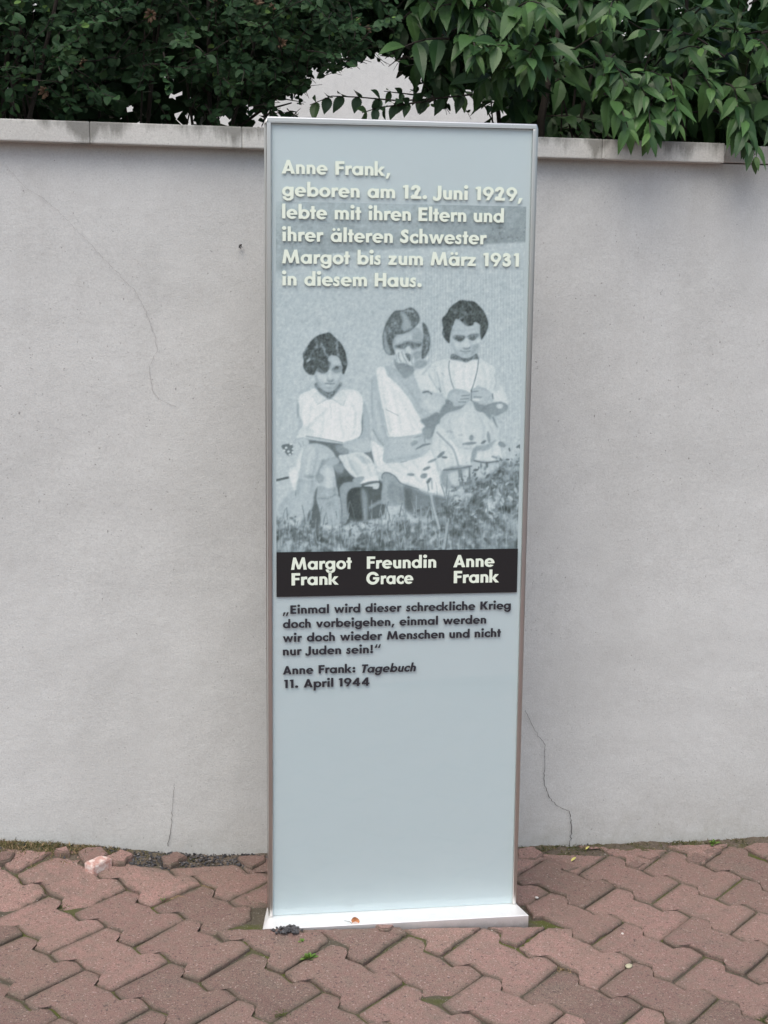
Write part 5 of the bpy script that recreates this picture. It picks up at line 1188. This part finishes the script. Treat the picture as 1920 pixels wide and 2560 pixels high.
# --- shrub with long toothed leaves, right
shrub2 = empty('shrub', wall_pt(.75, .6, 1.1), WYAW)
tag(shrub2, 'bright green shrub with long toothed leaves spilling over the coping on the right', 'shrub')
S2 = (Matrix.Translation(wall_pt(.75, .6, 1.1)) @ Matrix.Rotation(WYAW, 4, 'Z')).inverted()
l2 = Leaves(); tv, tf = [], []
def big_shoot(p, d, L, n, lmax=.085, hi=True, droop=.12, free=False):
    q = p.copy(); dd = d.normalized(); pts = [p.copy()]; tw = rng.uniform(0, 6.3)
    for k in range(n):
        dd = (dd+rv(.07)+Vector((0, 0, -droop))).normalized(); q = q+dd*(L/n); pts.append(q.copy())
        if not free and hollow(q): break
        a = dd.cross(UPW+rv(.05)).normalized(); bb = a.cross(dd); an = tw+k*1.571
        for sgn in (1, -1):
            sd_ = (a*math.cos(an)+bb*math.sin(an))*sgn
            fr = k/(n-1); l = lmax*rng.uniform(.7, 1.1)*(1-.45*fr**3)
            ld = (dd*(.45+.5*fr)+sd_*.75+OUT*.12+Vector((0, 0, -.55))+rv(.16)).normalized()
            if not free and (hollow(q+ld*l) or hollow(q+ld*l*.5)): continue
            un = (OUT*.85+UPW*.75+sd_*.25+rv(.22)).normalized()
            l2.add(LANCE if hi else LANCE_LO, q+ld*.006, ld, un, l, l*rng.uniform(.34, .46), np.clip(rng.normal(.42, .36)+(.12 if (q-WO).dot(WN) < .05 else -.12), 0, 1), .6 if (fr > .85 and rng.random() < .3) else 0, rng.uniform(.08, .5), rng.uniform(-.05, .5))  # depth shade put into the tone: front leaves lighter, deeper ones darker
    if len(pts) > 1: tube(tv, tf, pts, np.linspace(.003, .001, len(pts)), 5)
def low_right(s): return float(np.interp(s, [-.35, -.2, 0., .1, .2, .4, .6, 1., 2.4], [2.05, 1.87, 1.79, 1.80, 1.77, 1.78, 1.77, 1.78, 1.80]))
for k in range(185):
    s = rng.uniform(-.3, 2.1); b = rng.uniform(.02, .3); lo = low_right(s); z = lo+.07+abs(rng.normal(0, .24))
    if s < -.1: z = max(z, 2.0); b = max(b, .1)
    big_shoot(wall_pt(s, b, z), OUT*rng.uniform(.5, 1.2)+WX*rng.normal(0, .6)+UPW*rng.uniform(-.2, .9), rng.uniform(.13, .26), int(rng.integers(4, 7)), rng.uniform(.075, .108), s < .9)
for k in range(120):                                 # deeper layer
    s = rng.uniform(-.35, 2.3); b = rng.uniform(.3, .6); lo = low_right(s); z = lo+.05+abs(rng.normal(0, .35))
    if s < -.05: z = max(z, 2.02)
    big_shoot(wall_pt(s, b, z), OUT*rng.uniform(.2, 1)+WX*rng.normal(0, .8)+UPW*rng.uniform(-.2, .7), rng.uniform(.13, .26), 5, .095, False)
# hanging shoots in front of the coping, each by where its tip ends
for px, py, b, L in ((1625, 400, -.11, .18), (1575, 385, -.1, .17), (1690, 372, -.09, .16), (1850, 415, -.11, .18), (1900, 425, -.1, .17), (1640, 355, -.085, .15), (1690, 325, -.07, .16), (1580, 310, -.07, .15), (1840, 350, -.07, .16), (1540, 270, -.05, .15), (1760, 310, -.05, .16), (1480, 262, -.03, .14), (1980, 405, -.09, .2), (2080, 390, -.08, .2)):
    s, z = on_wall(px, py, b); tip = wall_pt(s, b, z+.05); top = tip+Vector((0, 0, L*.62))-OUT*L*.75+WX*rng.normal(0, .03)
    big_shoot(top, (tip-top)+Vector((0, 0, L*.55)), L*1.05, 5, rng.uniform(.078, .1), True, .22, True)
c2 = Leaves()
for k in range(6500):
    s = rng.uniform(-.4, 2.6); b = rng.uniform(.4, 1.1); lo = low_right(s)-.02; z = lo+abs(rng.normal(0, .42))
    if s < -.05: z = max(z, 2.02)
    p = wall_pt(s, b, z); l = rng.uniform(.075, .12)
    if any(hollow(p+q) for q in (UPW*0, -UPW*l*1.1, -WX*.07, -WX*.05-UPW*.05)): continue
    c2.add(LANCE_LO, p, rv(.7)+Vector((0, 0, -.6)), OUT+rv(.6), l, l*.45, rng.uniform(0, .2))  # inner leaves in darker tones, shade put into their colour
for g in (l2, c2): g.V = to_local(g.V, S2)
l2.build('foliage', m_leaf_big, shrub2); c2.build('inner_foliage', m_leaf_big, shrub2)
for k in range(46):
    s = rng.uniform(.05, 2.2); b = rng.uniform(.3, .9); top = wall_pt(s+rng.normal(0, .2), b-.1, rng.uniform(1.95, 2.4)); foot = wall_pt(s, b, 1.1); r0 = rng.uniform(.004, .011)
    tube(tv, tf, [foot, foot.lerp(top, .5)+rv(.03), top], [r0, r0*.8, r0*.4], 6)
for k in range(26):                                  # bare criss-cross twigs low behind the coping
    s = rng.uniform(-.02, .55); p = wall_pt(s, rng.uniform(.3, .6), 1.6); q = p+WX*rng.normal(0, .16)+UPW*rng.uniform(.2, .32)
    tube(tv, tf, [p, p.lerp(q, .5)+rv(.01), q], [.0035, .003, .0018], 5)
s, z = on_wall(1352, 300, .34); tube(tv, tf, [wall_pt(s+.01, .36, 1.1), wall_pt(s, .34, z), wall_pt(s+.05, .36, 2.1)], [.013, .011, .006], 7)
mesh_obj('stems', to_local(tv, S2), tf, m_twig, shrub2)

# --- feathered sprig crossing the gap above the stele
spr = empty('leafy_branch', wall_pt(.1, .25, 1.75), WYAW)
tag(spr, 'thin branch with paired dark leaflets reaching left just above the stele top', 'branch')
S3 = (Matrix.Translation(wall_pt(.1, .25, 1.75)) @ Matrix.Rotation(WYAW, 4, 'Z')).inverted()
l3 = Leaves(); tv, tf = [], []
def sprig(px, b0, b1, n, l):
    pts = []
    for i, (x, y) in enumerate(px):
        b = b0+(b1-b0)*i/(len(px)-1); s, z = on_wall(x, y, b); pts.append(wall_pt(s, b, z))
    tube(tv, tf, pts, np.linspace(.0028, .001, len(pts)), 5)
    for k in range(n):
        t = (k+.5)/n*(len(pts)-1); i = min(int(t), len(pts)-2); q = pts[i].lerp(pts[i+1], t-i); dd = (pts[i+1]-pts[i]).normalized()
        for sgn in (1, -1):
            ld = dd*.45+Vector((0, 0, -.8 if sgn > 0 else .25))+OUT*(.5 if sgn < 0 else .15)+rv(.14)
            l3.add(LANCE, q, ld, OUT*.8+UPW*.5+rv(.3), l*rng.uniform(.85, 1.15), l*.62, rng.uniform(.1, .8), .5 if k > n-2 else 0, .2, .25)
sprig([(1180, 236), (1090, 246), (1000, 252), (900, 243), (830, 240), (775, 262)], .30, .12, 9, .044)
sprig([(1085, 250), (1000, 262), (950, 268), (905, 282)], .25, .13, 6, .036)
sprig([(1100, 245), (1020, 235), (960, 228)], .3, .22, 4, .028)
l3.V = to_local(l3.V, S3); l3.build('foliage', m_leaf_sprig, spr); mesh_obj('stem', to_local(tv, S3), tf, m_twig, spr)

# ------------------------------------------------------------------ small things on the paving
m_weed = leaf_mat('weed_leaf', (.08, .16, .03, 1), (.14, .26, .05, 1), (.24, .32, .08, 1), .2)
def weed(px, py, label, n, l, name='weed', mat=None):
    p = on_ground(px, py); w = Leaves()
    for k in range(n):
        a = k*2.4+rng.uniform(0, .5); r = .15+.85*(k/n)
        d = Vector((math.cos(a)*r, math.sin(a)*r, 1.05-r*.75)); st = Vector((math.cos(a), math.sin(a), .5))*(l*.35*r)
        w.add(OVAL, st+Vector((0, 0, .003)), d, UPW+rv(.2), l*rng.uniform(.7, 1.1), l*.62, rng.uniform(0, 1), rng.uniform(0, .5), .25, .25)
    o = w.build(name, mat or m_weed, None); o.location = p-Vector((0, 0, .006))
    return tag(o, label, 'weed', None)
weed(770, 2396, 'bright green rosette weed in a paving joint below the foot plate', 15, .0165)
weed(406, 2251, 'pair of tiny clover leaves in a joint left of the stele', 4, .009)
weed(755, 2352, 'thin faint grass sprout in the joint just under the foot plate', 5, .008, 'grass_sprout')
s, z = on_wall(1795, 2110); 
def wall_weed(px, py, label, n, l):
    o = weed(px, py, label, n, l); p = on_ground(px, py, .02); d = (p-WO).dot(WN); p = p-WN*max(0, d+.03); s_ = (p-WO).dot(WX)
    o.location = wall_pt(s_, -.03, verge_z(s_, -.03)); return o
wall_weed(1795, 2108, 'yellow green seedling at the wall foot near the right picture edge', 8, .016)
m_dry = Mat('dry_leaf'); m_dry.base(m_dry.mix(m_dry.noise(90, 4, .6), (.3, .1, .035, 1), (.5, .24, .1, 1))); m_dry.set(Roughness=.7); m_dry = m_dry.m
leaf = empty('dry_leaf', on_ground(888, 2319))
tag(leaf, 'curled orange brown dead leaf leaning on the foot plate', 'leaf')
V, F = [], []
for i, (u, hw) in enumerate([(0, .1), (.18, .42), (.4, .62), (.6, .5), (.8, .3), (1, .02)]):
    zc = .004+.02*u; yc = .012*math.sin(u*2.6)-.004
    V += [(-.014*hw-.001*u, yc-.006*hw, zc+.005*hw), (0, yc, zc), (.016*hw, yc-.008*hw, zc+.003*hw)]
    if i: a = 3*(i-1); F += [(a, a+1, a+4, a+3), (a+1, a+2, a+5, a+4)]
lb_ = mesh_obj('blade', V, F, m_dry, leaf); tv, tf = [], []
tube(tv, tf, [Vector((0, -.003, .006)), Vector((-.012, -.001, .014)), Vector((-.024, -.002, .017))], [.0006, .0005, .0004], 5); mesh_obj('stalk', tv, tf, m_twig, leaf)
def stone(px, py, r, col, label, flat=.5):
    bm = bmesh.new(); bmesh.ops.create_icosphere(bm, subdivisions=3, radius=r)
    for v in bm.verts: v.co = Vector((v.co.x*1.35, v.co.y, v.co.z*flat))*(1+.06*math.sin(v.co.x*300+v.co.y*190))
    o = bm_obj('pebble', bm, simple('pebble_stone', col, .75, noise=(200, (col[0]*.7, col[1]*.7, col[2]*.7, 1))).m, None, True); p = on_ground(px, py); o.location = p+Vector((0, 0, r*flat*.7)); o.rotation_euler = (0, 0, rng.uniform(0, 3))
    return tag(o, label, 'pebble')
stone(1572, 2418, .0072, (.42, .4, .27, 1), 'smooth yellowish pebble at a joint in the right half of the paving')
stone(1556, 2336, .0032, (.6, .55, .5, 1), 'little white chip of stone on a paver right of the foot plate', .7)
stone(1342, 2246, .0034, (.65, .62, .58, 1), 'small white pebble in the joint beside the right edge of the stele', .8)
def petal(px, py, l, label):
    w = Leaves(); w.add(OVAL, Vector((0, 0, .001)), Vector((1, .5, .25)), UPW+rv(.4), l, l*.7, .9, 1., .4, -.3)
    o = w.build('fallen_leaf', simple('yellow_leaf', (.55, .52, .16, 1), .6).m, None); o.location = on_ground(px, py); return tag(o, label, 'leaf')
petal(1428, 2154, .016, 'pale yellow fallen leaf on the paver strip near the wall crack')
petal(1466, 2127, .012, 'yellowish leaf scrap at the wall foot right of the crack').location = wall_pt((on_ground(1466, 2127)-WO).dot(WX), -.03, verge_z((on_ground(1466, 2127)-WO).dot(WX), -.03)+.003)
